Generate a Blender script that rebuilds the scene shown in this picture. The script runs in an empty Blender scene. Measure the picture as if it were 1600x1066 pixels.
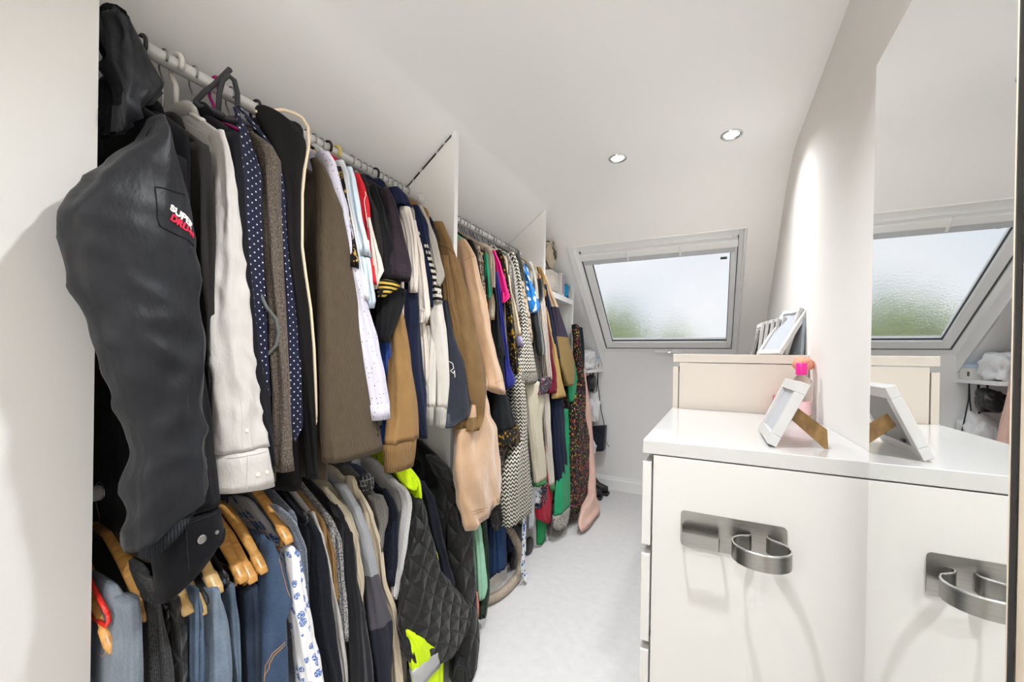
import bpy, bmesh, math, random
from mathutils import Vector, Matrix, noise

S = bpy.context.scene
COL = S.collection
PI = math.pi

# ---------------------------------------------------------------- camera
YAW, PITCH, ROLL, CAM_H = 0.4632, -0.0031, 0.0166, 1.2
cam_data = bpy.data.cameras.new('camera')
cam_data.sensor_fit = 'HORIZONTAL'
cam_data.sensor_width = 36.0
cam_data.lens = 633.0 / 1600.0 * 36.0
cam_data.shift_y = 29.0 / 1600.0
cam_data.clip_start = 0.02
cam = bpy.data.objects.new('camera', cam_data)
COL.objects.link(cam)
fwd = Vector((-math.sin(YAW), math.cos(YAW), 0)); rgt = Vector((math.cos(YAW), math.sin(YAW), 0)); up = Vector((0, 0, 1))
f2 = fwd * math.cos(PITCH) + up * math.sin(PITCH); u2 = up * math.cos(PITCH) - fwd * math.sin(PITCH)
r3 = rgt * math.cos(ROLL) + u2 * math.sin(ROLL); u3 = u2 * math.cos(ROLL) - rgt * math.sin(ROLL)
M = Matrix((r3, u3, -f2)).transposed().to_4x4()
M.translation = Vector((0, 0, CAM_H))
cam.matrix_world = M
S.camera = cam

# ---------------------------------------------------------------- world, exposure
W = bpy.data.worlds.new('world'); S.world = W; W.use_nodes = True
wn = W.node_tree.nodes; wl = W.node_tree.links; wn.clear()
wo = wn.new('ShaderNodeOutputWorld'); wb = wn.new('ShaderNodeBackground')
# overcast sky with soft cloud mottling in every direction
wt = wn.new('ShaderNodeTexCoord'); wz = wn.new('ShaderNodeTexNoise'); wz.inputs['Scale'].default_value = 5.0; wz.inputs['Detail'].default_value = 4.0
wr = wn.new('ShaderNodeValToRGB'); wr.color_ramp.elements[0].position = .32; wr.color_ramp.elements[0].color = (.70, .77, .86, 1); wr.color_ramp.elements[1].position = .68; wr.color_ramp.elements[1].color = (1, 1, 1, 1)
wl.new(wt.outputs['Generated'], wz.inputs['Vector']); wl.new(wz.outputs[0], wr.inputs[0]); wl.new(wr.outputs[0], wb.inputs['Color'])
wb.inputs['Strength'].default_value = 0.54
wl.new(wb.outputs[0], wo.inputs[0])
S.view_settings.view_transform = 'Standard'
S.view_settings.look = 'None'
S.view_settings.gamma = 1.0
S.view_settings.use_curve_mapping = False
S.view_settings.exposure = 0.99
S.cycles.max_bounces = 16
S.cycles.diffuse_bounces = 12
LAMP_W = 34.0           # power of each ceiling downlight
LAMP_COL = (0.95, 0.975, 1.0)

# ---------------------------------------------------------------- materials
MATS = {}
def rgb(c):
    if isinstance(c, str):
        c = c.lstrip('#'); v = [int(c[i:i+2], 16) / 255 for i in (0, 2, 4)]
        return tuple(x / 12.92 if x <= .04045 else ((x + .055) / 1.055) ** 2.4 for x in v) + (1,)
    return tuple(c) + (1,)

class NT:
    def __init__(s, name):
        s.m = bpy.data.materials.new(name); s.m.use_nodes = True
        s.n = s.m.node_tree.nodes; s.l = s.m.node_tree.links; s.n.clear()
        s.out = s.n.new('ShaderNodeOutputMaterial'); s.b = s.n.new('ShaderNodeBsdfPrincipled')
        s.l.new(s.b.outputs[0], s.out.inputs[0])
    def add(s, t, **kw):
        n = s.n.new(t)
        for k, v in kw.items():
            if k in n.inputs.keys(): n.inputs[k].default_value = v
            else: setattr(n, k, v)
        return n
    def link(s, a, b): s.l.new(a, b)
    def uv(s, scale=(1, 1, 1), rot=0.0):
        t = s.add('ShaderNodeTexCoord'); m = s.add('ShaderNodeMapping')
        m.inputs['Scale'].default_value = scale; m.inputs['Rotation'].default_value = (0, 0, rot)
        s.link(t.outputs['UV'], m.inputs['Vector']); return m.outputs[0]
    def obj(s, scale=(1, 1, 1)):
        t = s.add('ShaderNodeTexCoord'); m = s.add('ShaderNodeMapping')
        m.inputs['Scale'].default_value = scale
        s.link(t.outputs['Object'], m.inputs['Vector']); return m.outputs[0]
    def math(s, op, a, b=0.5):
        n = s.add('ShaderNodeMath', operation=op)
        for i, v in enumerate((a, b)):
            if isinstance(v, (int, float)): n.inputs[i].default_value = v
            else: s.link(v, n.inputs[i])
        return n.outputs[0]
    def mix(s, fac, a, b):
        n = s.add('ShaderNodeMix', data_type='RGBA')
        for i, v in ((0, fac), (6, a), (7, b)):
            if isinstance(v, (int, float)): n.inputs[i].default_value = v
            elif isinstance(v, tuple): n.inputs[i].default_value = v
            else: s.link(v, n.inputs[i])
        return n.outputs[2]
    def noise(s, vec, scale, detail=2.0, rough=.5):
        n = s.add('ShaderNodeTexNoise', Scale=scale, Detail=detail, Roughness=rough); s.link(vec, n.inputs['Vector']); return n.outputs[0]
    def voro(s, vec, scale, rnd=1.0, feature='F1'):
        n = s.add('ShaderNodeTexVoronoi', Scale=scale, Randomness=rnd, feature=feature); s.link(vec, n.inputs['Vector']); return n
    def wave(s, vec, scale, dist=0.0, direction='X', profile='SIN'):
        n = s.add('ShaderNodeTexWave', Scale=scale, Distortion=dist, bands_direction=direction, wave_profile=profile); s.link(vec, n.inputs['Vector']); return n.outputs[1]
    def ramp(s, fac, stops, interp='CONSTANT'):
        n = s.add('ShaderNodeValToRGB'); n.color_ramp.interpolation = interp
        e = n.color_ramp.elements
        while len(e) < len(stops): e.new(0.5)
        for el, (p, c) in zip(e, stops): el.position = p; el.color = rgb(c)
        s.link(fac, n.inputs[0]); return n.outputs[0]
    def bump(s, h, strength=.3, dist=.002):
        n = s.add('ShaderNodeBump', Strength=strength, Distance=dist); s.link(h, n.inputs['Height']); s.link(n.outputs[0], s.b.inputs['Normal'])
    def color(s, c):
        if isinstance(c, (str, tuple)): s.b.inputs['Base Color'].default_value = rgb(c) if isinstance(c, str) or len(c) == 3 else c
        else: s.link(c, s.b.inputs['Base Color'])
    def set(s, **kw):
        for k, v in kw.items(): s.b.inputs[k.replace('_', ' ')].default_value = v
        return s

def plain(name, c, rough=.6, metal=0.0, bump=0.0, bscale=200, coat=0.0, spec=.5):
    if name in MATS: return MATS[name]
    t = NT(name); t.color(c); t.set(Roughness=rough, Metallic=metal)
    t.b.inputs['Specular IOR Level'].default_value = spec
    if coat: t.b.inputs['Coat Weight'].default_value = coat
    if bump: t.bump(t.noise(t.obj(), bscale, 3), bump, .002)
    MATS[name] = t.m; return t.m

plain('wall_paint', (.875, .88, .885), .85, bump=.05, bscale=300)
plain('ceiling_paint', (.90, .90, .90), .9, bump=.04, bscale=260)
plain('cream_wall', (.73, .71, .685), .8, bump=.05, bscale=300)
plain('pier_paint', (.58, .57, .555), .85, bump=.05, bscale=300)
plain('gloss_white', (.51, .504, .495), .22, coat=.3)
plain('furniture_white', (.60, .588, .57), .38)
plain('furniture_cream', (.72, .665, .595), .42)
plain('satin_white', (.90, .90, .90), .35)
plain('board_white', (.90, .89, .875), .5)
plain('window_white', (.93, .94, .95), .3)
plain('frame_white', (.52, .515, .51), .35)
plain('rubber_dark', (.02, .02, .022), .5)
plain('chrome', (.80, .81, .82), .16, 1.0)
plain('wire_steel', (.40, .41, .42), .35, 1.0)
plain('seal_grey', (.16, .17, .18), .5)
plain('vent_grey', (.60, .63, .66), .35)
plain('rail_paint', (.74, .74, .73), .35, .15)
plain('black_plastic', (.012, .012, .013), .4)
plain('grey_flock', (.06, .063, .07), .85)
plain('white_plastic', (.82, .79, .75), .35)
plain('red_plastic', (.75, .03, .02), .3)
plain('pink_plastic', (.80, .02, .30), .35)
plain('yellow_plastic', (.85, .66, .12), .4)
plain('coral_plastic', (.85, .25, .20), .4)
plain('magenta_plastic', (.5, .01, .22), .4)
plain('dark_gap', (.05, .035, .03), .9)

def brushed():
    t = NT('brushed_steel'); v = t.obj((4, 4, 260)); n = t.noise(v, 6, 3)
    t.color(t.ramp(n, [(.0, (.20, .195, .185)), (1, (.46, .445, .42))], 'LINEAR')); t.set(Roughness=.28, Metallic=1.0)
    t.bump(n, .12, .001); MATS['brushed_steel'] = t.m
brushed()
def wood(name, a, b, sc=(3, 40, 40), rough=.4):
    t = NT(name); v = t.obj(sc); n = t.noise(v, 3.0, 4, .6)
    t.color(t.ramp(n, [(.3, a), (.7, b)], 'LINEAR')); t.set(Roughness=rough); t.bump(n, .08, .001); MATS[name] = t.m
wood('hanger_wood', (.46, .20, .045), (.72, .40, .12), (30, 8, 30), .3)
wood('pale_hanger_wood', (.55, .33, .11), (.74, .52, .24), (30, 8, 30), .35)
wood('oak', (.52, .43, .32), (.66, .57, .45), (14, 14, 1.5), .5)
wood('hardboard', (.17, .095, .03), (.32, .18, .06), (30, 30, 8), .6)
def carpet():
    t = NT('carpet'); v = t.obj(); n1 = t.noise(v, 420, 2); n2 = t.noise(v, 26, 3)
    t.color(t.ramp(t.math('ADD', t.math('MULTIPLY', n1, .75), t.math('MULTIPLY', n2, .25)), [(.25, (.66, .65, .65)), (.7, (.88, .87, .87))], 'LINEAR'))
    t.set(Roughness=1.0); t.b.inputs['Sheen Weight'].default_value = .2
    t.bump(n1, .8, .006); MATS['carpet'] = t.m
carpet()
def mirror_mat():
    t = NT('mirror_silver'); t.color((.93, .945, .94)); t.set(Metallic=1.0, Roughness=.0); MATS['mirror_silver'] = t.m
mirror_mat()
def glow(name, c, st):
    t = NT(name); t.color((1, 1, 1)); t.b.inputs['Emission Color'].default_value = c + (1,); t.b.inputs['Emission Strength'].default_value = st; MATS[name] = t.m
glow('lamp_glow', (1, .93, .80), 14.0)
def rain_glass():
    t = NT('rain_glass'); t.n.remove(t.b)
    v = t.obj((1, .5, 1)); n = t.noise(v, 90, 3); n2 = t.noise(v, 6, 3)
    bp = t.add('ShaderNodeBump', Strength=.9, Distance=.008); t.link(n, bp.inputs['Height'])
    rf = t.add('ShaderNodeBsdfRefraction', IOR=1.06, Roughness=.08); rf.inputs['Color'].default_value = (.99, .99, 1, 1); t.link(bp.outputs[0], rf.inputs['Normal'])
    tr = t.add('ShaderNodeBsdfTransparent'); gl = t.add('ShaderNodeBsdfGlossy', Roughness=.1)
    tl = t.add('ShaderNodeBsdfTranslucent'); tl.inputs['Color'].default_value = (.97, .98, 1, 1)
    m1 = t.add('ShaderNodeMixShader'); m1.inputs[0].default_value = .72; t.link(tr.outputs[0], m1.inputs[1]); t.link(rf.outputs[0], m1.inputs[2])
    m3 = t.add('ShaderNodeMixShader'); t.link(t.math('MULTIPLY', n2, .12), m3.inputs[0]); t.link(m1.outputs[0], m3.inputs[1]); t.link(tl.outputs[0], m3.inputs[2])
    m2 = t.add('ShaderNodeMixShader'); m2.inputs[0].default_value = .03; t.link(m3.outputs[0], m2.inputs[1]); t.link(gl.outputs[0], m2.inputs[2])
    t.link(m2.outputs[0], t.out.inputs[0]); MATS['rain_glass'] = t.m
rain_glass()
def clear_plastic(name, c, rough=.08, ior=1.25, tr=1.0):
    t = NT(name); t.color(c); t.set(Roughness=rough, IOR=ior); t.b.inputs['Transmission Weight'].default_value = tr; MATS[name] = t.m
clear_plastic('clear_plastic', (.97, .95, .94), .05, 1.15)
clear_plastic('peach_film', (1.0, .55, .40), .3, 1.1, .55)
def leaves_mat():
    t = NT('hedge_leaf'); v = t.obj(); n = t.noise(v, 3, 3)
    t.color(t.ramp(n, [(.3, (.24, .34, .05)), (.7, (.55, .66, .22))], 'LINEAR')); t.set(Roughness=.6); MATS['hedge_leaf'] = t.m
leaves_mat()
def bag_stripe():
    t = NT('striped_canvas'); v = t.obj((1, 1, 1)); w = t.wave(v, 9, 0.6, 'X'); n = t.noise(v, 60, 3)
    t.color(t.mix(t.math('GREATER_THAN', w, .86), (.55, .47, .36, 1), (.10, .09, .08, 1))); t.set(Roughness=.9); t.bump(n, .3); MATS['striped_canvas'] = t.m
bag_stripe()
plain('white_canvas', (.66, .62, .56), .9, bump=.3, bscale=40)
plain('plastic_bag', (.86, .87, .89), .3)
plain('black_leather', (.015, .015, .017), .35)
plain('navy_leather', (.012, .018, .032), .4)
plain('blue_fabric', (.02, .30, .58), .8)
plain('card_white', (.84, .83, .81), .6)
plain('card_blue', (.55, .68, .84), .6)
plain('print_black', (.03, .03, .03), .6)
plain('pink_card', (.62, .12, .13), .5)
plain('label_pink', (.85, .55, .58), .5)
plain('picture_paper', (.40, .42, .46), .35)
plain('grey_back', (.20, .19, .18), .5)
plain('hose_beige', (.40, .33, .26), .4)
plain('hose_grey', (.33, .32, .31), .4)

# ---------------------------------------------------------------- geometry helpers
def link_mesh(name, me, mat=None, parent=None, loc=None):
    o = bpy.data.objects.new(name, me); COL.objects.link(o)
    if mat: me.materials.append(MATS[mat] if isinstance(mat, str) else mat)
    if parent: o.parent = parent
    if loc: o.location = loc
    return o
def from_bm(name, bm, mat, parent=None, smooth=False, loc=None):
    me = bpy.data.meshes.new(name); bmesh.ops.recalc_face_normals(bm, faces=bm.faces)
    if smooth:
        for f in bm.faces: f.smooth = True
    bm.to_mesh(me); bm.free(); return link_mesh(name, me, mat, parent, loc)
def bm_box(bm, x0, x1, y0, y1, z0, z1, bev=0.0, mx=None):
    r = bmesh.ops.create_cube(bm, size=1.0)
    for v in r['verts']:
        v.co = Vector(((x0 + x1) / 2 + v.co.x * (x1 - x0), (y0 + y1) / 2 + v.co.y * (y1 - y0), (z0 + z1) / 2 + v.co.z * (z1 - z0)))
    vs = r['verts']
    if bev:
        es = list({e for v in vs for e in v.link_edges})
        q = bmesh.ops.bevel(bm, geom=es, offset=bev, segments=2, affect='EDGES', profile=.5)
        vs = list({v for f in q['faces'] for v in f.verts} | {v for v in vs if v.is_valid})
    if mx is not None:
        for v in vs: v.co = mx @ v.co
    return vs
def box(name, x0, x1, y0, y1, z0, z1, mat, parent=None, bev=0.0, mx=None):
    bm = bmesh.new(); bm_box(bm, x0, x1, y0, y1, z0, z1, bev, mx); return from_bm(name, bm, mat, parent)
def quad(name, pts, mat, parent=None):
    me = bpy.data.meshes.new(name); me.from_pydata([tuple(p) for p in pts], [], [tuple(range(len(pts)))]); return link_mesh(name, me, mat, parent)
def bm_tube(bm, pts, r, n=10, closed=False, flat=None):
    """tube along pts; r number or list; flat = (a, b) multiplies the two radii"""
    pts = [Vector(p) for p in pts]; N = len(pts); rings = []
    t0 = (pts[1] - pts[0]).normalized(); ref = Vector((0, 0, 1)) if abs(t0.z) < .9 else Vector((1, 0, 0))
    nrm = t0.cross(ref).normalized()
    for i, p in enumerate(pts):
        a = pts[i - 1] if (i > 0 or closed) else p; b = pts[(i + 1) % N] if (i < N - 1 or closed) else p
        t = (b - a).normalized(); nrm = (nrm - t * nrm.dot(t)).normalized(); bn = t.cross(nrm)
        rr = r[i] if isinstance(r, (list, tuple)) else r; fa, fb = flat or (1, 1)
        rings.append([bm.verts.new(p + nrm * (math.cos(2 * PI * k / n) * rr * fa) + bn * (math.sin(2 * PI * k / n) * rr * fb)) for k in range(n)])
    for i in range(N - (0 if closed else 1)):
        A, B = rings[i], rings[(i + 1) % N]
        for k in range(n): bm.faces.new((A[k], A[(k + 1) % n], B[(k + 1) % n], B[k]))
    if not closed:
        bm.faces.new(rings[0][::-1]); bm.faces.new(rings[-1])
def tube(name, pts, r, mat, parent=None, n=10, closed=False, flat=None):
    bm = bmesh.new(); bm_tube(bm, pts, r, n, closed, flat); return from_bm(name, bm, mat, parent, True)
def bm_lathe(bm, prof, cx=0, cy=0, n=20):
    rings = [[bm.verts.new((cx + r * math.cos(2 * PI * k / n), cy + r * math.sin(2 * PI * k / n), z)) for k in range(n)] for r, z in prof]
    for A, B in zip(rings, rings[1:]):
        for k in range(n): bm.faces.new((A[k], A[(k + 1) % n], B[(k + 1) % n], B[k]))
    bm.faces.new(rings[0][::-1]); bm.faces.new(rings[-1])
def lathe(name, prof, mat, parent=None, cx=0, cy=0, n=20):
    bm = bmesh.new(); bm_lathe(bm, prof, cx, cy, n); return from_bm(name, bm, mat, parent, True)
def tag(o, label, cat, group=None):
    o['label'] = label; o['category'] = cat
    if group: o['group'] = group
    return o
def thing(name, label, cat, loc=(0, 0, 0), group=None):
    o = bpy.data.objects.new(name, None); COL.objects.link(o); o.location = loc; o.empty_display_size = .05
    return tag(o, label, cat, group)
def rel(o, root):
    """parent o (built in world coordinates) to root, keeping it in place"""
    o.parent = root; o.matrix_parent_inverse = Matrix.Translation(-Vector(root.location)); return o
def struct(o, label=None):
    o['kind'] = 'structure'
    if label: o['label'] = label
    return o
def blob(name, c, s, mat, parent=None, seed=0, amp=.25, sub=3, freq=1.6, power=1.0):
    """a soft crumpled lump"""
    bm = bmesh.new(); bmesh.ops.create_icosphere(bm, subdivisions=sub, radius=1.0)
    for v in bm.verts:
        d = v.co.normalized(); k = 1 + amp * noise.noise(d * freq + Vector((seed * 7.3, seed * 1.7, 0))) + amp * .5 * noise.noise(d * freq * 2.7 + Vector((0, seed * 3.1, 9)))
        q = Vector([math.copysign(abs(a) ** power, a) for a in d]) * k
        v.co = Vector((c[0] + q.x * s[0], c[1] + q.y * s[1], c[2] + max(q.z, -.93) * s[2]))
    return from_bm(name, bm, mat, parent, True)

# ---------------------------------------------------------------- the room
XL, XR, YB, YN, ZC = -1.62, 0.3216, 3.78, -1.7, 2.213
PIER_X, PIER_Y = -0.98, 0.311
m_rear = .7735; m_left = .742
WX0, WX1, WY0, WY1 = -0.94, 0.155, 2.703, 3.78
def smin(a, b, k):
    h = max(k - abs(a - b), 0) / k; return min(a, b) - h * h * k * .25
def z_left(x): return 2.154 + (x + .98) * m_left
def z_rear(y): return 1.982 + (2.704 - y) * m_rear
def z_ceil(x, y): return min(smin(ZC, z_left(x), .10), smin(ZC, z_rear(y), .16))
fl = box('floor', XL - .1, XR + .1, YN - .1, YB + .1, -.06, 0, 'carpet'); struct(fl, 'pale grey fitted carpet')
def grid(a, b, n): return [a + (b - a) * i / n for i in range(n + 1)]
xs = sorted(set([round(v, 4) for v in grid(XL - .02, WX0, 30) + grid(WX0, WX1, 6) + grid(WX1, XR + .01, 3)]))
ys = sorted(set([round(v, 4) for v in grid(YN - .02, 2.0, 6) + grid(2.0, WY0, 24) + grid(WY0, WY1, 36) + [YB + .01]]))
vid = {}; cv = []; cf = []
def cvert(x, y):
    k = (x, y)
    if k not in vid: vid[k] = len(cv); cv.append((x, y, z_ceil(x, y)))
    return vid[k]
for i in range(len(xs) - 1):
    for j in range(len(ys) - 1):
        xm, ym = (xs[i] + xs[i + 1]) / 2, (ys[j] + ys[j + 1]) / 2
        if WX0 < xm < WX1 and WY0 < ym: continue
        cf.append((cvert(xs[i], ys[j]), cvert(xs[i], ys[j + 1]), cvert(xs[i + 1], ys[j + 1]), cvert(xs[i + 1], ys[j])))
me = bpy.data.meshes.new('ceiling'); me.from_pydata(cv, [], cf)
for p in me.polygons: p.use_smooth = True
struct(link_mesh('ceiling', me, 'ceiling_paint'), 'white ceiling with sloping roof sides')
struct(box('wall_left', XL - .1, XL, YN, YB, 0, 1.9, 'wall_paint'))
struct(box('wall_right', XR, XR + .1, YN, YB + .1, 0, 2.4, 'cream_wall'))
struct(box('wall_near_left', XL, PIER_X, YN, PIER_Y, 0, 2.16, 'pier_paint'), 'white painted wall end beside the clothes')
struct(box('wall_behind', XL - .1, XR + .1, YN - .1, YN, 0, 2.4, 'wall_paint'))
bm = bmesh.new()
bm_box(bm, XL - .1, WX0, YB, YB + .1, 0, 1.3); bm_box(bm, WX0, WX1, YB, YB + .1, 0, 1.277); bm_box(bm, WX1, XR + .1, YB, YB + .1, 0, 1.3)
struct(from_bm('wall_back', bm, 'wall_paint'))
# skirting board of the back wall, moulded top
def skirting(name, x0, x1):
    prof = [(0, 0), (-.018, 0), (-.018, .085), (-.013, .098), (-.009, .102), (-.006, .118), (0, .12)]
    bm = bmesh.new(); A = [bm.verts.new((x0, YB + a, b)) for a, b in prof]; B = [bm.verts.new((x1, YB + a, b)) for a, b in prof]
    for i in range(len(prof) - 1): bm.faces.new((A[i], A[i + 1], B[i + 1], B[i]))
    bm.faces.new(A); bm.faces.new(B[::-1]); return from_bm(name, bm, 'satin_white')
struct(skirting('baseboard_back', XL, XR))

# ---------------------------------------------------------------- roof window
DZ = 1.277 - z_rear(3.78)                     # the sash plane lies this much above the roof lining
def zf(y): return z_rear(y) + DZ
win = bpy.data.objects.new('window_1', None); COL.objects.link(win); win.location = (WX0, WY1, 1.277); struct(win, 'white roof window with rain wet glass')
nv = Vector((0, m_rear, 1)).normalized(); sv = Vector((0, -1, m_rear)).normalized()
SL = (3.78 - 2.86) / abs(sv.y)                # sash length along the slope
FO = Vector((0, 3.78, 1.277))
mxw = Matrix(((1, sv.x, nv.x, 0), (0, sv.y, nv.y, FO.y), (0, sv.z, nv.z, FO.z), (0, 0, 0, 1)))   # local (x, along the slope, outwards)
def wbox(name, x0, x1, s0, s1, n0, n1, mat, bev=.002, parent=None):
    o = box(name, x0, x1, s0, s1, n0, n1, mat, None, bev, mxw); rel(o, win); return o
# linings between the roof plaster and the window
def lining(name, pts):
    me = bpy.data.meshes.new(name); me.from_pydata(pts, [], [tuple(range(len(pts)))]); o = link_mesh(name, me, 'satin_white'); rel(o, win)
    sm = o.modifiers.new('solid', 'SOLIDIFY'); sm.thickness = .012; sm.offset = 0
YT = 2.86
lining('lining_side', [(WX0, WY0, z_rear(WY0)), (WX0, WY1, z_rear(WY1)), (WX0, WY1, zf(WY1)), (WX0, YT - .04, zf(YT - .04))])
lining('lining_side', [(WX1, WY0, z_rear(WY0)), (WX1, WY1, z_rear(WY1)), (WX1, WY1, zf(WY1)), (WX1, YT - .04, zf(YT - .04))])
lining('lining_top', [(WX0, WY0, z_rear(WY0)), (WX1, WY0, z_rear(WY0)), (WX1, YT - .04, zf(YT - .04)), (WX0, YT - .04, zf(YT - .04))])
# architrave strip where lining meets plaster
a0, a1 = WX0, WX1
wbox('outer_frame', a0, a0 + .042, 0, SL + .05, -.005, .07, 'window_white'); wbox('outer_frame', a1 - .03, a1, 0, SL + .05, -.005, .07, 'window_white')
wbox('outer_frame', a0 + .042, a1 - .03, 0, .045, -.005, .07, 'window_white'); wbox('outer_frame', a0 + .042, a1 - .03, SL, SL + .05, -.005, .07, 'window_white')
for x0, x1, s0, s1 in ((a0 + .043, a0 + .047, .048, SL), (a1 - .034, a1 - .031, .048, SL), (a0 + .05, a1 - .04, .046, .049)):
    wbox('gasket', x0, x1, s0, s1, .0, .065, 'seal_grey', 0)
b0, b1 = a0 + .05, a1 - .038
wbox('sash', b0, b0 + .058, .05, SL, .004, .06, 'window_white', .004); wbox('sash', b1 - .032, b1, .05, SL, .004, .06, 'window_white', .004)
wbox('sash', b0 + .058, b1 - .032, .05, .125, .004, .06, 'window_white', .004); wbox('sash', b0 + .058, b1 - .032, SL - .05, SL, .004, .06, 'window_white', .004)
g0, g1, gs0, gs1 = b0 + .058, b1 - .032, .125, SL - .05
wbox('glass_pane', g0, g1, gs0, gs1, .034, .04, 'rain_glass', 0)
for x0, x1, s0, s1 in ((g0, g0 + .004, gs0, gs1), (g1 - .004, g1, gs0, gs1), (g0, g1, gs0, gs0 + .004)):
    wbox('glazing_seal', x0, x1, s0, s1, .022, .034, 'rubber_dark', 0)
# ventilation flap bar across the top with two clips
wbox('vent_bar', b0 - .005, b1 + .005, SL - .075, SL - .02, -.03, .004, 'window_white', .008)
wbox('vent_bar', b0 + .01, b1 - .01, SL - .125, SL - .078, -.014, .02, 'vent_grey', .004)
for x in (-.56, -.22): wbox('clip', x, x + .012, SL - .10, SL - .015, -.036, -.02, 'satin_white', .002)
wbox('latch_plate', -.47, -.24, .02, .032, -.03, -.005, 'window_white', .003)
wbox('latch_handle', -.36, -.33, .002, .055, -.05, -.012, 'chrome', .006)
wbox('leaf_mark', g0 + .03, g0 + .05, SL - .17, SL - .155, .041, .044, 'print_black', .001); wbox('leaf_mark', g1 - .06, g1 - .02, SL - .22, SL - .20, .041, .044, 'print_black', .001)

# hedge and lawn outside, below the window
def hedge(label, x, y, z, sx, sy, sz, seed):
    random.seed(seed); bm = bmesh.new()
    for k in range(2600):
        d = Vector((random.gauss(0, 1), random.gauss(0, 1), random.gauss(0, 1))).normalized() * (.55 + .45 * random.random())
        p = Vector((d.x * sx, d.y * sy, d.z * sz)); a = Vector((random.uniform(-1, 1), random.uniform(-1, 1), random.uniform(-1, 1))).normalized() * .16
        b = a.orthogonal().normalized() * .07
        vs = [bm.verts.new(p + q) for q in (-a, b, a, -b)]; bm.faces.new(vs)
    root = thing('garden_hedge', label, 'hedge', (x, y, z - sz))
    o = from_bm('foliage', bm, 'hedge_leaf'); o.location = (0, 0, sz); o.parent = root; o['kind'] = 'stuff'
    tube('trunk', [(0, 0, 0), (.02, .03, sz * .6), (0, 0, sz)], [.08, .07, .04], 'hanger_wood', root, 8)
hedge('green garden hedge seen through the lower corner of the wet window', -2.0, 8.2, .7, 1.15, .8, 1.5, 5)
hedge('green bush behind the wet glass beside the taller hedge', -.75, 8.9, .4, .7, .7, 1.35, 9)
gl = box('ground_outside', -12, 12, 4.4, 24, -.9, -.8, plain('lawn', (.25, .36, .12), .95)); struct(gl)

# ---------------------------------------------------------------- ceiling downlights
def downlight(x, y, label, pw=1.0):
    root = thing('downlight', label, 'ceiling light', (x, y, ZC), 'recessed ceiling spotlights')
    bm = bmesh.new(); n = 28
    prof = [(.046, .001), (.046, -.004), (.043, -.007), (.034, -.006), (.030, -.001)]
    rings = [[bm.verts.new((r * math.cos(2 * PI * k / n), r * math.sin(2 * PI * k / n), z)) for k in range(n)] for r, z in prof]
    for A, B in zip(rings, rings[1:]):
        for k in range(n): bm.faces.new((A[k], A[(k + 1) % n], B[(k + 1) % n], B[k]))
    from_bm('trim_ring', bm, 'chrome', root, True)
    lathe('bulb', [(.0305, -.0005), (.026, -.0035), (.012, -.005)], 'lamp_glow', root, n=24)
    L = bpy.data.lights.new('lamp', 'SPOT'); L.spot_size = math.radians(140); L.spot_blend = .9; L.shadow_soft_size = .03; L.energy = LAMP_W * pw; L.color = LAMP_COL
    o = bpy.data.objects.new('lamp', L); COL.objects.link(o); o.parent = root; o.location = (0, 0, -.012)
downlight(-.45, 2.05, 'round chrome recessed ceiling spotlight nearer the clothes rail')
downlight(.052, 2.045, 'round chrome recessed ceiling spotlight nearer the cream wall', .5)
for x, y, k, lb in ((-.2, .62, 1.45, 'over the near clothes and mirror'), (-.2, -.7, 1.5, 'behind the camera')):
    downlight(x, y, 'recessed ceiling spotlight out of view ' + lb, k)

# added fill light: unseen standing globe lamp behind the camera, brightens the room
GLOBE_FILL_W = 10.0
gl_ = thing('fill_floor_lamp', 'added fill lamp with white globe shade, unseen behind the camera', 'lamp', (-.84, -1.3, 0))
lathe('fill_lamp_base', [(.13, 0), (.13, .012), (.03, .022), (.012, .03)], 'white_plastic', gl_, n=28); tube('pole', [(0, 0, .025), (0, 0, .7), (0, 0, 1.36)], .009, 'white_plastic', gl_)
lathe('fill_globe_shade', [(.02, 1.345), (.07, 1.365), (.105, 1.41), (.118, 1.46), (.105, 1.515), (.07, 1.56), (.02, 1.578)], 'lamp_glow', gl_, n=28)
Lg = bpy.data.lights.new('fill_globe_light', 'POINT'); Lg.energy = GLOBE_FILL_W; Lg.shadow_soft_size = .125; Lg.color = (.95, .975, 1)
og = bpy.data.objects.new('fill_globe_light', Lg); COL.objects.link(og); og.parent = gl_; og.location = (0, 0, 1.46)
for c_ in gl_.children:
    if c_.name.startswith('fill_globe_shade'): c_.visible_shadow = True

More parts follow.
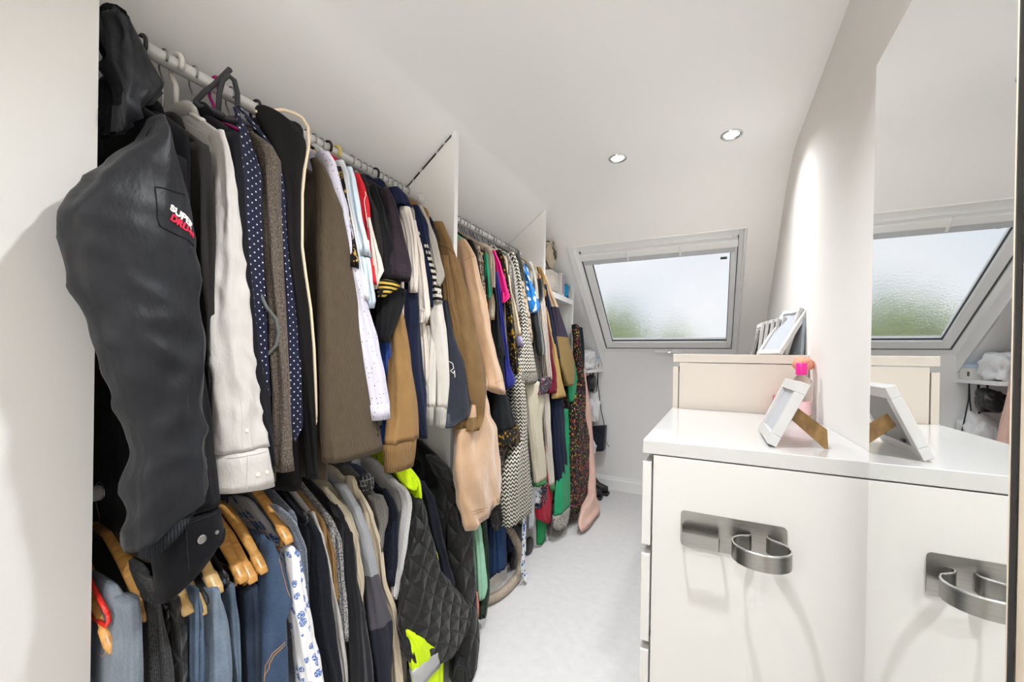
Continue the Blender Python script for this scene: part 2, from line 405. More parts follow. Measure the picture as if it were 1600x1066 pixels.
# ---------------------------------------------------------------- wardrobe dividers, rails, shelves
DIV_Y = (1.40, 2.395, 2.985)
def divider(name, y, label, gap):
    """white board cut to the roof slope, with a front edge strip"""
    root = thing(name, label, 'partition', (PIER_X, y, 0))
    g = .012 if gap else .004
    def board(nm, x0, x1, ya, yb, mat, gg):
        pr = [(x0, 0), (x1, 0), (x1, min(z_left(x1), z_rear(y)) - gg), (x0, min(z_left(x0), z_rear(y)) - gg)]
        bm = bmesh.new(); A = [bm.verts.new((a, ya, b)) for a, b in pr]; B = [bm.verts.new((a, yb, b)) for a, b in pr]
        bm.faces.new(A); bm.faces.new(B[::-1])
        for i in range(4): bm.faces.new((A[i], A[(i + 1) % 4], B[(i + 1) % 4], B[i]))
        rel(from_bm(nm, bm, mat), root)
    board('panel', XL, PIER_X - .02, y + .004, y + .022, 'board_white', g)
    board('edge_strip', PIER_X - .02, PIER_X, y, y + .026, 'satin_white', .001)
    if gap:
        # ragged dark gap left between the board and the roof slope
        random.seed(4); x = PIER_X - .022
        while x > -1.30:
            w = random.uniform(.02, .075); h = random.uniform(.003, .010)
            zz = [z_left(a) for a in (x, x - w)]
            bm = bmesh.new(); pts = [(x, y + .006, zz[0] - .002), (x - w, y + .006, zz[1] - .002), (x - w, y + .006, zz[1] - .002 - h), (x, y + .006, zz[0] - .002 - h)]
            A = [bm.verts.new(p) for p in pts]; B = [bm.verts.new((p[0], p[1] - .003, p[2])) for p in pts]
            bm.faces.new(A); bm.faces.new(B[::-1])
            for i in range(4): bm.faces.new((A[i], A[(i + 1) % 4], B[(i + 1) % 4], B[i]))
            rel(from_bm('gap', bm, 'dark_gap'), root); x -= w + random.uniform(.003, .02)
    return root
divider('wardrobe_divider', DIV_Y[0], 'tall white wardrobe divider with ragged gap under the sloping ceiling', True)
divider('wardrobe_divider', DIV_Y[1], 'slim white wardrobe divider nearer the roof window', False)
divider('wardrobe_divider', DIV_Y[2], 'short white upright at the far end of the bag shelf', False)
RX, RZ, RZL = -1.165, 1.888, .90
def rail(label, y0, y1, z):
    root = thing('clothes_rail', label, 'rail', (RX, y0, z))
    rel(tube('rail_tube', [(RX, y0, z), (RX, (y0 + y1) / 2, z), (RX, y1, z)], .0165, 'rail_paint', None, 16), root)
    for y in (y0, y1):
        s = 1 if y == y0 else -1
        rel(tube('end_bracket', [(RX, y, z), (RX, y + s * .004, z), (RX, y + s * .006, z), (RX, y + s * .018, z)], [.03, .03, .021, .021], 'rail_paint', None, 18), root)
rail('white clothes rail high up in front of the tall divider', PIER_Y + .001, DIV_Y[0] - .001, RZ)
rail('upper clothes rail crowded with wire hooks beyond the tall divider', DIV_Y[0] + .027, DIV_Y[1] - .001, RZ)
rail('lower clothes rail carrying the wooden hangers', PIER_Y + .001, DIV_Y[0] - .001, RZL)
rail('short clothes rail under the bag shelf', DIV_Y[1] + .027, DIV_Y[2] - .001, 1.53)
tag(box('bag_shelf', XL + .005, PIER_X, DIV_Y[1] + .027, DIV_Y[2] - .001, 1.618, 1.655, 'satin_white', None, .001), 'white shelf holding bags above the floral dress', 'shelf')
tag(box('low_shelf', XL + .005, -.93, 3.30, YB - .001, 1.088, 1.112, 'satin_white', None, .001), 'small white shelf with plastic bags beside the roof window', 'shelf')

# ---------------------------------------------------------------- chests of drawers
DX, DY1, DY2 = -.1585, 1.067, 1.867
def chest(label, y0, y1, h, body, drawers, cream):
    root = thing('chest_of_drawers', label, 'chest of drawers', ((DX + XR) / 2, (y0 + y1) / 2, 0))
    P = lambda *a, **k: rel(box(*a, **k), root)
    P('top', DX, XR - .001, y0, y1 - .001, h - .034, h, 'gloss_white' if not cream else 'furniture_cream', bev=.0015)
    for a, b in ((y0 + .001, y0 + .02), (y1 - .021, y1 - .002)): P('side_panel', DX + .026, XR - .002, a, b, 0, h - .037, body, bev=.001)
    P('back_panel', XR - .012, XR - .003, y0 + .02, y1 - .021, .02, h - .037, body)
    P('plinth', DX + .03, DX + .045, y0 + .02, y1 - .021, 0, .06, body)
    for z0, z1 in drawers:
        root2 = rel(box('drawer_front', DX, DX + .022, y0 + .0005, y1 - .0025, z0, z1, body, None, .002), root)
        d = box('drawer_box', DX + .0225, XR - .03, y0 + .026, y1 - .027, z0 + .02, z1 - .02, 'board_white', None)
        d.parent = root2
    return root
chest('white gloss chest of drawers with steel holder stuck on its side', DY1, DY2, 1.0, 'furniture_white', [(.735, .945), (.492, .712), (.255, .470), (.06, .235)], False)
chest('taller cream chest of drawers under the roof window', DY2, 2.667, 1.23, 'furniture_cream', [(.965, 1.175), (.735, .945), (.492, .712), (.255, .470), (.06, .235)], True)

# steel hair tool holder on the side panel of the near chest
hr = thing('steel_tool_holder', 'brushed steel hair tool holder on the side of the white chest', 'holder', (.04, DY1, .79))
YP = DY1
bm = bmesh.new(); mp = []
for cx, cz, a0_ in ((.149 - .009, .829, 0), (-.067 + .009, .829, 90), (-.067 + .009, .764, 180), (.149 - .009, .764, 270)):
    for k in range(5): a = math.radians(a0_ + k * 22.5); mp.append((cx + .009 * math.cos(a), cz + .009 * math.sin(a)))
A = [bm.verts.new((x, YP - .0005, z)) for x, z in mp]; B = [bm.verts.new((x, YP - .0022, z)) for x, z in mp]
bm.faces.new(A); bm.faces.new(B[::-1])
for i in range(len(mp)): bm.faces.new((A[i], A[(i + 1) % len(mp)], B[(i + 1) % len(mp)], B[i]))
rel(from_bm('back_plate', bm, 'brushed_steel'), hr)
def band(name, path, z0, z1, th):
    bm = bmesh.new(); pts = [Vector((x, y, 0)) for x, y in path]; L = []; R_ = []
    for i, p in enumerate(pts):
        a = pts[max(i - 1, 0)]; b = pts[min(i + 1, len(pts) - 1)]; t = (b - a).normalized(); nn = Vector((-t.y, t.x, 0)) * th / 2
        zl = z0[i] if isinstance(z0, list) else z0
        L.append((bm.verts.new((p + nn).to_tuple()[:2] + (zl,)), bm.verts.new((p + nn).to_tuple()[:2] + (z1,))))
        R_.append((bm.verts.new((p - nn).to_tuple()[:2] + (zl,)), bm.verts.new((p - nn).to_tuple()[:2] + (z1,))))
    for i in range(len(pts) - 1):
        bm.faces.new((L[i][0], L[i + 1][0], L[i + 1][1], L[i][1])); bm.faces.new((R_[i][0], R_[i][1], R_[i + 1][1], R_[i + 1][0]))
        bm.faces.new((L[i][1], L[i + 1][1], R_[i + 1][1], R_[i][1])); bm.faces.new((L[i][0], R_[i][0], R_[i + 1][0], L[i + 1][0]))
    for e in (0, -1): bm.faces.new((L[e][0], L[e][1], R_[e][1], R_[e][0]))
    o = from_bm(name, bm, 'brushed_steel'); 
    for p in o.data.polygons: p.use_smooth = True
    em = o.modifiers.new('split', 'EDGE_SPLIT'); em.split_angle = math.radians(40)
    rel(o, hr)
band('plug_tray', [(-.065, YP - .002), (-.063, YP - .02), (-.061, YP - .042), (-.055, YP - .043), (-.02, YP - .043), (.015, YP - .043), (.0165, YP - .041), (.0165, YP - .02), (.0165, YP - .002)], .772, .801, .0022)
rp = [(.081, YP - .002), (.080, YP - .012), (.072, YP - .020), (.058, YP - .026)]
for k in range(0, 15):
    a = math.radians(150 + k * 240 / 14); rp.append((.095 + .054 * math.cos(a), YP - .062 + .050 * math.sin(a)))
rp += [(.132, YP - .030), (.118, YP - .020), (.112, YP - .012), (.111, YP - .002)]
band('dryer_ring', rp, .778, .812, .0024)
rel(tube('rim_wire', [(x, y, .812) for x, y in rp], .0022, 'chrome', None, 6), hr)

# ---------------------------------------------------------------- mirror and oak upright
mr = thing('wall_mirror', 'tall frameless mirror reflecting the roof window', 'mirror', (.27, .78, .12))
MX, MY0, MY1, MZ = .262, .578, .979, 1.758
rel(box('mirror_glass', MX, MX + .0015, MY0, MY1, .12, MZ, 'mirror_silver'), mr)
rel(box('dark_edge', MX + .0017, MX + .0056, MY0 - .001, MY1, .12, MZ, 'rubber_dark'), mr)
rel(box('backing_board', MX + .0058, XR - .001, MY0 + .02, MY1 - .03, .13, MZ - .02, 'board_white'), mr)
tag(box('oak_upright', MX + .0060, XR - .001, .25, MY0 - .002, 0, 2.205, 'oak', None, .001), 'pale oak upright standing beside the mirror edge', 'post')

# ---------------------------------------------------------------- photo frames
def frame(label, W_, H_, T_, bw, loc, rz, lean, cat='photo frame', easel=True, group=None, face='picture_paper', edge='frame_white'):
    """stands on its lower edge; front faces local -x; width along y; leans back towards +x"""
    root = thing('photo_frame', label, cat, loc, group); root.rotation_euler = (0, 0, rz)
    R = Matrix.Rotation(lean, 4, 'Y')
    off = Matrix.Translation((0, 0, T_ * math.sin(lean) + .0004))
    def b(nm, x0, x1, y0, y1, z0, z1, mat, bev=.0015): box(nm, x0, x1, y0, y1, z0, z1, mat, root, bev, off @ R)
    b('frame_bar', 0, T_, -W_ / 2, W_ / 2, 0, bw, edge); b('frame_bar', 0, T_, -W_ / 2, W_ / 2, H_ - bw, H_, edge)
    b('frame_bar', 0, T_, -W_ / 2, -W_ / 2 + bw, bw, H_ - bw, edge); b('frame_bar', 0, T_, W_ / 2 - bw, W_ / 2, bw, H_ - bw, edge)
    b('picture', T_ * .45, T_ * .5, -W_ / 2 + bw, W_ / 2 - bw, bw, H_ - bw, face, 0)
    b('backing', T_ * .5, T_ * .9, -W_ / 2 + bw * .8, W_ / 2 - bw * .8, bw * .8, H_ - bw * .8, 'grey_back', 0)
    if easel:
        # cardboard leg hinged upright on the back, standing out like a fin
        bm = bmesh.new(); yl = -W_ * .33; pts = [(.066, .092), (.122, .046), (.125, .0008), (.118, .0008), (.050, .066)]
        A = [bm.verts.new((x, yl, z)) for x, z in pts]; B = [bm.verts.new((x, yl + .003, z)) for x, z in pts]
        bm.faces.new(A); bm.faces.new(B[::-1])
        for i in range(len(pts)): bm.faces.new((A[i], A[(i + 1) % len(pts)], B[(i + 1) % len(pts)], B[i]))
        from_bm('easel_leg', bm, 'hardboard', root)
        for y in (-W_ / 4, W_ / 4): b('clip', T_ * .9, T_ * 1.15, y - .008, y + .008, H_ * .2, H_ * .2 + .006, 'black_plastic', 0)
    return root
frame('white photo frame on a brown easel leg near the mirror', .235, .162, .020, .026, (.115, 1.247, 1.0005), 0, math.radians(23.5), easel=.115)
# row of frames leaning on top of the cream chest
ZT = 1.2305
nm = ['small dark edged photo frame leaning first by the roof window', 'slim white photo frame second in the leaning row', 'slim white photo frame third in the leaning row', 'slim white photo frame fourth in the leaning row', 'slim white photo frame fifth in the leaning row',
      'slim white photo frame sixth in the leaning row', 'deep white photo frame behind the most tilted one', 'most tilted white photo frame at the end of the row']
fr = [(.150, 2.16, .10, .115, .010, 12, 0, 'grey_back'), (.165, 2.14, .13, .145, .011, 6, 4, 'frame_white'), (.180, 2.13, .13, .150, .011, 6, 4, 'frame_white'), (.195, 2.12, .13, .155, .011, 7, 5, 'frame_white'), (.210, 2.11, .13, .160, .011, 8, 5, 'frame_white'), (.225, 2.10, .13, .165, .011, 9, 6, 'frame_white'), (.232, 2.02, .15, .195, .016, 16, 14, 'frame_white'), (.196, 1.975, .15, .215, .016, 31, 26, 'frame_white')]
for (x, y, w, h, t_, ln, rz, ed), lb in zip(fr, nm):
    frame(lb, w, h, t_, .018, (x, y, ZT), math.radians(rz), math.radians(ln), easel=False, group='photo frames on the cream chest', edge=ed)
frame('blue grey frame standing upright against the cream wall', .10, .15, .012, .012, (XR - .034, 1.99, ZT), math.radians(20), math.radians(3), easel=False, edge=plain('blue_grey', (.36, .42, .47), .4))

# ---------------------------------------------------------------- bottles and box beside the wall
def bottle(label, x, y, z, r, h, cap, capmat, labelmat):
    root = thing('toiletry_bottle', label, 'bottle', (x, y, z))
    lathe('bottle_body', [(r * .9, 0), (r, .006), (r, h * .62), (r * .93, h * .70), (r * .5, h * .78), (r * .42, h * .8)], 'clear_plastic', root, n=24)
    lathe('cap', [(r * .55, h * .795), (r * .56, h * .80), (r * .56, h - .002), (r * .5, h)], capmat, root, n=20)
    bm = bmesh.new(); n = 12
    for a0_, z0, z1 in ((PI * 1.05, h * .12, h * .34),):
        A = [(a0_ + k * PI * .8 / n) for k in range(n + 1)]
        lo = [bm.verts.new(((r + .0006) * math.cos(a), (r + .0006) * math.sin(a), z0)) for a in A]; hi = [bm.verts.new(((r + .0006) * math.cos(a), (r + .0006) * math.sin(a), z1)) for a in A]
        for k in range(n): bm.faces.new((lo[k], lo[k + 1], hi[k + 1], hi[k]))
    from_bm('label_sticker', bm, labelmat, root)
    lathe('base_ring', [(r * .88, .0008), (r * .9, .004), (r * .6, .005)], 'clear_plastic', root, n=20)
    return root
bt = bottle('clear toiletry bottle with bright pink cap by the wall', .270, 1.70, 1.0003, .030, .20, .02, 'pink_plastic', 'label_pink')
def textmesh(name, body, size, mat, parent, M4, extr=.0004, bold=0.0):
    c = bpy.data.curves.new(name, 'FONT'); c.body = body; c.size = size; c.extrude = extr; c.offset = bold; c.align_x = 'LEFT'
    o = bpy.data.objects.new(name, c); COL.objects.link(o); dg = bpy.context.evaluated_depsgraph_get()
    me = bpy.data.meshes.new_from_object(o.evaluated_get(dg)); bpy.data.objects.remove(o); bpy.data.curves.remove(c)
    me.transform(M4); me.materials.clear(); return link_mesh(name, me, mat, parent)
def film_bag():
    bm = bmesh.new(); random.seed(3); n = 26; rings = []
    for j, (r, z) in enumerate(((.014, .165), (.020, .175), (.030, .190), (.034, .203), (.024, .214), (.008, .219))):
        rings.append([bm.verts.new((r * (1 + .5 * noise.noise(Vector((math.cos(a) * 2, math.sin(a) * 2, j * 1.1)))) * math.cos(a), r * (1 + .4 * noise.noise(Vector((math.sin(a) * 3, math.cos(a) * 2, j * .9)))) * math.sin(a), z + .012 * noise.noise(Vector((math.cos(a) * 3, j, math.sin(a) * 3))))) for a in [2 * PI * k / n for k in range(n)]])
    for A, B in zip(rings, rings[1:]):
        for k in range(n): bm.faces.new((A[k], A[(k + 1) % n], B[(k + 1) % n], B[k]))
    bm.faces.new(rings[-1]); return bm
sb = bottle('clear spray bottle wrapped in peach film behind the pink cap', .2868, 1.785, 1.0003, .030, .195, .02, 'white_plastic', 'label_pink')
o = from_bm('peach_wrapper', film_bag(), 'peach_film', sb, True); o['label'] = 'crumpled peach plastic film'
tag(box('small_box', .205, .245, 1.80, 1.862, 1.0003, 1.075, 'pink_card', None, .002), 'small red pink box behind the photo frame', 'box')

# ---------------------------------------------------------------- fabrics
def fab(name, c, kind='plain', c2=None, s=1.0, rough=.9, sheen=.04, weave=.25, var=.12, cols=None, wr=.5):
    if name in MATS: return MATS[name]
    t = NT(name); A = rgb(c); B = rgb(c2) if c2 else A
    uv = t.uv(); ob = t.obj()
    t.set(Roughness=rough); t.b.inputs['Specular IOR Level'].default_value = .12 if max(A[:3]) < .06 and rough > .55 else .25
    t.b.inputs['Sheen Weight'].default_value = sheen; t.b.inputs['Sheen Roughness'].default_value = .5
    fine = t.noise(ob, 480, 2); big = t.noise(ob, 14, 3)
    h = fine; col = None; bs, bd = weave, .0015
    if kind == 'plain': col = A
    elif kind == 'dots':
        v = t.voro(t.uv((1, 1, 1), PI / 4), s, 0.0); col = t.mix(t.math('LESS_THAN', v.outputs['Distance'], .135), A, B)
    elif kind == 'microdots':
        v = t.voro(t.uv(), s, .35); col = t.mix(t.math('LESS_THAN', v.outputs['Distance'], .13), A, B)
    elif kind == 'pin':
        w = t.wave(t.uv(), s, .3, 'X'); w2 = t.noise(t.uv((900, 40, 1)), 1.0, 2); f = t.math('MULTIPLY', t.math('ADD', w, w2), .5); col = t.ramp(f, [(.25, c), (.75, c2)], 'LINEAR')
    elif kind == 'tweed':
        n = t.noise(t.uv((1, .6, 1)), s, 2, .8); w = t.wave(t.uv(), s * .35, 0, 'X'); w2 = t.wave(t.uv(), s * .35, 0, 'Y')
        f = t.math('ADD', t.math('MULTIPLY', n, .7), t.math('MULTIPLY', t.math('MULTIPLY', w, w2), .35)); col = t.ramp(f, [(.35, c), (.68, c2)], 'LINEAR'); h = n; bs = .4
    elif kind == 'stripe':
        w = t.wave(t.uv(), s, .4, 'Y'); col = t.mix(t.math('GREATER_THAN', w, .5), A, B)
    elif kind == 'vstripe':
        w = t.wave(t.uv(), s, 1.0, 'X'); col = t.mix(t.math('GREATER_THAN', w, .62), A, B)
    elif kind == 'herring':
        u = t.uv(); sp = t.add('ShaderNodeSeparateXYZ'); t.link(u, sp.inputs[0])
        z = t.math('MULTIPLY', t.math('PINGPONG', sp.outputs[0], .006 / s), 1.1); f = t.math('PINGPONG', t.math('ADD', sp.outputs[1], z), .0052 / s)
        nz = t.math('MULTIPLY', t.noise(u, 260, 2), .003 / s); col = t.mix(t.math('GREATER_THAN', t.math('ADD', f, nz), .0040 / s), A, B); h = f; bs, bd = .6, .3
    elif kind == 'floral':
        v = t.voro(t.uv(), s, .9); v2 = t.voro(t.uv(), s * 2.6, 1.0); cl = cols or [c2]
        st = [(i / len(cl), k) for i, k in enumerate(cl)]
        sp = t.add('ShaderNodeSeparateColor'); t.link(v.outputs['Color'], sp.inputs[0]); pc = t.ramp(sp.outputs[0], st)
        msk = t.math('LESS_THAN', t.math('ADD', v.outputs['Distance'], t.math('MULTIPLY', v2.outputs['Distance'], .35)), .56 if len(cl) > 1 else .50)
        sp2 = t.add('ShaderNodeSeparateColor'); t.link(v2.outputs['Color'], sp2.inputs[0])
        col = t.mix(msk, A, pc); m2 = t.math('MULTIPLY', t.math('LESS_THAN', v2.outputs['Distance'], .28), t.math('GREATER_THAN', sp2.outputs[1], .55)); col = t.mix(m2, col, pc)
    elif kind == 'speckle':
        n = t.noise(t.uv(), s, 3, .75); col = t.ramp(n, [(.42, c), (.58, c2)], 'LINEAR'); h = n; bs = .5
    elif kind == 'leopard':
        v = t.voro(t.uv(), s, .8); r = t.math('ABSOLUTE', t.math('SUBTRACT', v.outputs['Distance'], .33)); col = t.mix(t.math('LESS_THAN', r, .11), A, B)
    elif kind == 'rose':
        v = t.voro(t.uv(), s, .55); n = t.noise(t.uv(), s * 6, 2, .8); r = v.outputs['Distance']
        m = t.math('MULTIPLY', t.math('LESS_THAN', r, .43), t.math('GREATER_THAN', n, .45)); sp = t.add('ShaderNodeSeparateColor'); t.link(v.outputs['Color'], sp.inputs[0])
        col = t.mix(t.math('MULTIPLY', m, t.math('GREATER_THAN', sp.outputs[0], .12)), A, B)
    elif kind == 'hawaii':
        v = t.voro(t.uv(), s, .7); n = t.noise(t.uv(), s * 3.2, 2, .6); r = t.math('ADD', v.outputs['Distance'], t.math('MULTIPLY', n, .35)); col = t.mix(t.math('LESS_THAN', r, .60), A, B); col = t.mix(t.math('LESS_THAN', v.outputs['Distance'], .09), col, A)
    elif kind == 'plaid':
        w = t.math('GREATER_THAN', t.wave(t.uv(), s, 0, 'X'), .85); w2 = t.math('GREATER_THAN', t.wave(t.uv(), s, 0, 'Y'), .85); col = t.mix(t.math('MAXIMUM', w, w2), A, B)
    elif kind == 'denim':
        n = t.noise(t.uv((900, 160, 1)), 1.0, 3, .7); f = t.math('ADD', t.math('MULTIPLY', n, .5), t.math('MULTIPLY', big, .5)); col = t.ramp(f, [(.34, c), (.66, c2)], 'LINEAR'); h = n
    elif kind == 'blocks':
        sp = t.add('ShaderNodeSeparateXYZ'); t.link(t.uv(), sp.inputs[0]); col = t.ramp(t.math('MULTIPLY', sp.outputs[1], .5), cols)
    elif kind in ('knit', 'cable'):
        w = t.wave(t.uv(), s, .5, 'X'); w2 = t.wave(t.uv(), s * 1.3, .5, 'Y'); h = t.math('MULTIPLY', w, w2); bs, bd = .55, .004; col = t.ramp(h, [(.0, tuple(x * .72 for x in A[:3])), (.7, A[:3])], 'LINEAR')
    elif kind == 'rib':
        h = t.wave(t.uv(), s, .2, 'X'); bs, bd = .7, .004; col = t.ramp(h, [(.0, tuple(x * .7 for x in A[:3])), (.6, A[:3])], 'LINEAR')
    elif kind == 'quilt':
        sp = t.add('ShaderNodeSeparateXYZ'); t.link(t.uv((1, 1, 1), PI / 4), sp.inputs[0])
        a = t.math('PINGPONG', sp.outputs[0], .5 / s); b = t.math('PINGPONG', sp.outputs[1], .5 / s); mn = t.math('MINIMUM', a, b); sm = t.math('SMOOTH_MIN', mn, .008)
        h = t.math('MULTIPLY', mn, s * 2); h = t.math('POWER', h, .45); bs, bd = .9, .012; col = A; fine = None
    if isinstance(col, tuple): colo = t.ramp(big, [(.25, tuple(max(0, x * (1 - var)) for x in col[:3])), (.75, tuple(min(1, x * (1 + var)) for x in col[:3]))], 'LINEAR')
    else: colo = col
    t.color(colo); t.bump(h, bs, bd)
    # soft creases: a second bump under the weave
    wk = t.noise(t.uv((1, .42, 1), .25), 24, 4, .55); b2 = t.add('ShaderNodeBump', Strength=wr, Distance=.012); t.link(wk, b2.inputs['Height'])
    b1 = [n_ for n_ in t.n if n_.bl_idname == 'ShaderNodeBump' and n_ is not b2 and n_ != b2][0]; t.link(b2.outputs[0], b1.inputs['Normal'])
    MATS[name] = t.m; return t.m

F = fab
F('navy_nylon', (.0090, .0098, .0130), rough=.5, sheen=.03, wr=.35, weave=.12, var=.25); F('navy_rib', (.016, .019, .026), 'rib', s=70)
F('navy_nylon2', (.016, .020, .034), rough=.5, sheen=.1, weave=.1)
F('black_denim', (.007, .007, .009), 'plain', weave=.5); F('charcoal', (.024, .022, .021)); F('black_wool', (.009, .009, .012)); F('black_cloth', (.007, .006, .006), rough=.8)
F('white_cotton', (.52, .495, .475), rough=.75, sheen=.05, weave=.1, var=.04)
F('navy_dot', (.012, .013, .032), 'dots', (.55, .58, .70), 74, .6); F('grey_tweed', (.045, .036, .030), 'tweed', (.27, .225, .185), 260)
F('brown_pin', (.034, .025, .016), 'pin', (.135, .102, .068), 95); F('lilac_dot', (.60, .58, .68), 'microdots', (.05, .05, .10), 80, .75)
F('gold_floral', (.012, .010, .010), 'floral', (.50, .30, .08), 55); F('pale_grey', (.62, .64, .66), rough=.8, var=.05); F('pale_blue', (.58, .68, .76), rough=.85, var=.05)
F('red_shirt', (.58, .012, .022), rough=.6, var=.1); F('white_jersey', (.74, .67, .60), var=.05); F('washed_black', (.022, .019, .018)); F('black_jersey', (.009, .009, .010))
F('gold_trim', (.01, .01, .01), 'stripe', (.55, .38, .06), 24); F('plum_jersey', (.030, .021, .027)); F('navy_jersey', (.012, .017, .045)); F('stone_jersey', (.42, .39, .34), var=.08)
F('bw_stripe', (.014, .012, .012), 'stripe', (.62, .58, .52), 14); F('white_fleece', (.66, .63, .58), var=.05); F('white_rib', (.66, .63, .58), 'rib', s=60)
F('royal_jersey', (.028, .07, .30)); F('camel_fleece', (.27, .155, .058), var=.1); F('camel_rib', (.27, .155, .058), 'rib', s=50); F('navy_fleece', (.014, .018, .042)); F('olive_wool', (.195, .115, .045), var=.18)
F('peach_fleece', (.58, .375, .23), sheen=.5, var=.10, weave=.4); F('snake_print', (.10, .07, .05), 'speckle', (.50, .42, .33), 70); F('orange_floral', (.02, .014, .012), 'floral', (.7, .26, .05), 30, cols=[(.75, .25, .04), (.62, .42, .20), (.55, .10, .10)])
F('green_silk', (.0, .26, .13), rough=.45); F('taupe_satin', (.36, .29, .22), rough=.55); F('black_crepe', (.007, .008, .010)); F('mustard_floral', (.012, .012, .012), 'floral', (.36, .20, .01), 42)
F('magenta_satin', (.75, .006, .20), rough=.6, var=.06); F('royal_satin', (.018, .022, .22), rough=.6); F('cream_cotton', (.68, .58, .43)); F('lavender', (.38, .36, .58)); F('grey_print', (.16, .15, .14), 'speckle', (.50, .48, .45), 130)
F('herringbone', (.02, .02, .02), 'herring', (.66, .62, .54), .55); F('fringe', (.02, .02, .02), 'speckle', (.42, .40, .34), 150); F('dark_grey_knit', (.08, .08, .07), 'knit', s=90); F('leopard', (.50, .40, .28), 'leopard', (.05, .035, .03), 45)
F('hawaii_blue', (.015, .17, .50), 'hawaii', (.74, .78, .80), 26); F('black_velvet', (.006, .006, .007), sheen=.5); F('olive_satin', (.30, .19, .06), rough=.6); F('cream_stripe', (.66, .58, .50), 'vstripe', (.16, .12, .11), 28)
F('tassel', (.05, .03, .05), 'floral', (.4, .02, .1), 90, cols=[(.42, .02, .12), (.02, .22, .12), (.55, .48, .4), (.04, .03, .06)]); F('maroon_knit', (.20, .006, .025), 'knit', s=70); F('yellow_knit', (.70, .45, .17), 'rib', s=60); F('navy_crepe', (.012, .017, .042))
F('block_knit_b', (.6, .5, .4), 'blocks', cols=[(0, (.30, .20, .075)), (.674, (.040, .032, .055)), (.772, (.66, .48, .32))])
F('block_knit_a', (.4, .4, .4), 'blocks', cols=[(0, (.016, .018, .028)), (.176, (.075, .07, .085)), (.258, (.30, .31, .33))])
F('cream_pleat', (.60, .55, .43), 'microdots', (.20, .20, .10), 150, var=.06); F('oat_pleat', (.55, .50, .43), 'speckle', (.66, .62, .56), 130); F('green_trim', (.05, .20, .07)); F('dark_floral', (.015, .015, .022), 'floral', (.5, .3, .3), 70, cols=[(.5, .12, .12), (.55, .5, .45), (.1, .15, .3)])
F('green_satin', (.02, .30, .13), rough=.5); F('grey_ruffle', (.13, .12, .11), 'speckle', (.58, .54, .50), 110); F('pink_tweed', (.06, .05, .05), 'floral', (.6, .3, .3), 120, cols=[(.62, .36, .33), (.5, .45, .42), (.08, .07, .07)])
F('blue_print', (.70, .72, .74), 'hawaii', (.01, .10, .34), 46); F('crimson', (.38, .008, .03), rough=.7); F('pale_denim', (.42, .43, .46), 'denim', (.56, .57, .60)); F('bright_green', (.012, .26, .08), rough=.7)
F('blue_cord', (.02, .065, .19), 'rib', s=45); F('blue_cord2', (.016, .045, .13), 'rib', s=45); F('indigo', (.014, .02, .042), 'denim', (.03, .045, .09)); F('sequin', (.006, .006, .007), 'microdots', (.6, .6, .62), 110, .3); F('mint', (.30, .56, .40), rough=.7)
F('green_sparkle', (.008, .022, .012), 'microdots', (.40, .48, .38), 260, .5); F('salmon', (.68, .24, .17)); F('bright_floral', (.016, .014, .016), 'floral', (.5, .2, .1), 62, cols=[(.62, .14, .04), (.50, .03, .12), (.10, .22, .05), (.48, .34, .06), (.34, .10, .22), (.05, .10, .05)])
F('blush_satin', (.74, .49, .41), rough=.55, var=.06); F('dark_teal', (.012, .022, .026))
F('grey_denim', (.10, .125, .16), 'denim', (.22, .25, .29)); F('char_tweed', (.02, .02, .022), 'tweed', (.10, .10, .10), 300); F('black_quilt', (.011, .0105, .0105), 'quilt', s=19, rough=.5, sheen=.1); F('black_quilt2', (.010, .0095, .0095), 'quilt', s=13, rough=.55, sheen=.1)
F('mid_denim', (.045, .075, .125), 'denim', (.12, .17, .245)); F('wash_denim', (.09, .125, .175), 'denim', (.22, .275, .345)); F('fade_denim', (.055, .08, .12), 'denim', (.13, .175, .235)); F('navy_denim', (.012, .018, .032), 'denim', (.035, .05, .08)); F('deep_denim', (.022, .042, .085), 'denim', (.065, .105, .18))
F('blue_rose', (.74, .74, .75), 'rose', (.045, .12, .38), 42, .8); F('mohair', (.075, .095, .13), 'speckle', (.17, .20, .25), 200, sheen=.8); F('navy_waffle', (.014, .015, .022), 'knit', s=80); F('boucle', (.05, .055, .075), 'speckle', (.50, .49, .47), 210)
F('black_fleece', (.012, .012, .015), sheen=.2); F('cream_knit', (.60, .52, .39), 'knit', s=60); F('beige_fleece', (.56, .48, .36), var=.07); F('grey_wool', (.10, .095, .09), 'tweed', (.30, .28, .26), 300); F('plaid_collar', (.05, .05, .055), 'plaid', (.30, .30, .31), 22)
F('navy_cable', (.017, .021, .036), 'knit', s=55); F('grey_marl', (.36, .355, .35), 'speckle', (.58, .57, .56), 320); F('hi_vis', (.62, .85, .005), rough=.6, var=.05); F('navy_wool', (.014, .015, .024))
t = MATS['hi_vis'].node_tree.nodes
plain('reflective', (.42, .42, .43), .3, .3); plain('pearl', (.80, .74, .62), .25); plain('snap_metal', (.42, .41, .40), .3, 1.0); plain('cream_piping', (.78, .64, .46), .7); plain('thread_white', (.85, .82, .76), .8); plain('thread_red', (.62, .01, .05), .8); plain('thread_orange', (.50, .25, .07), .8); plain('grey_cord', (.10, .11, .10), .8)
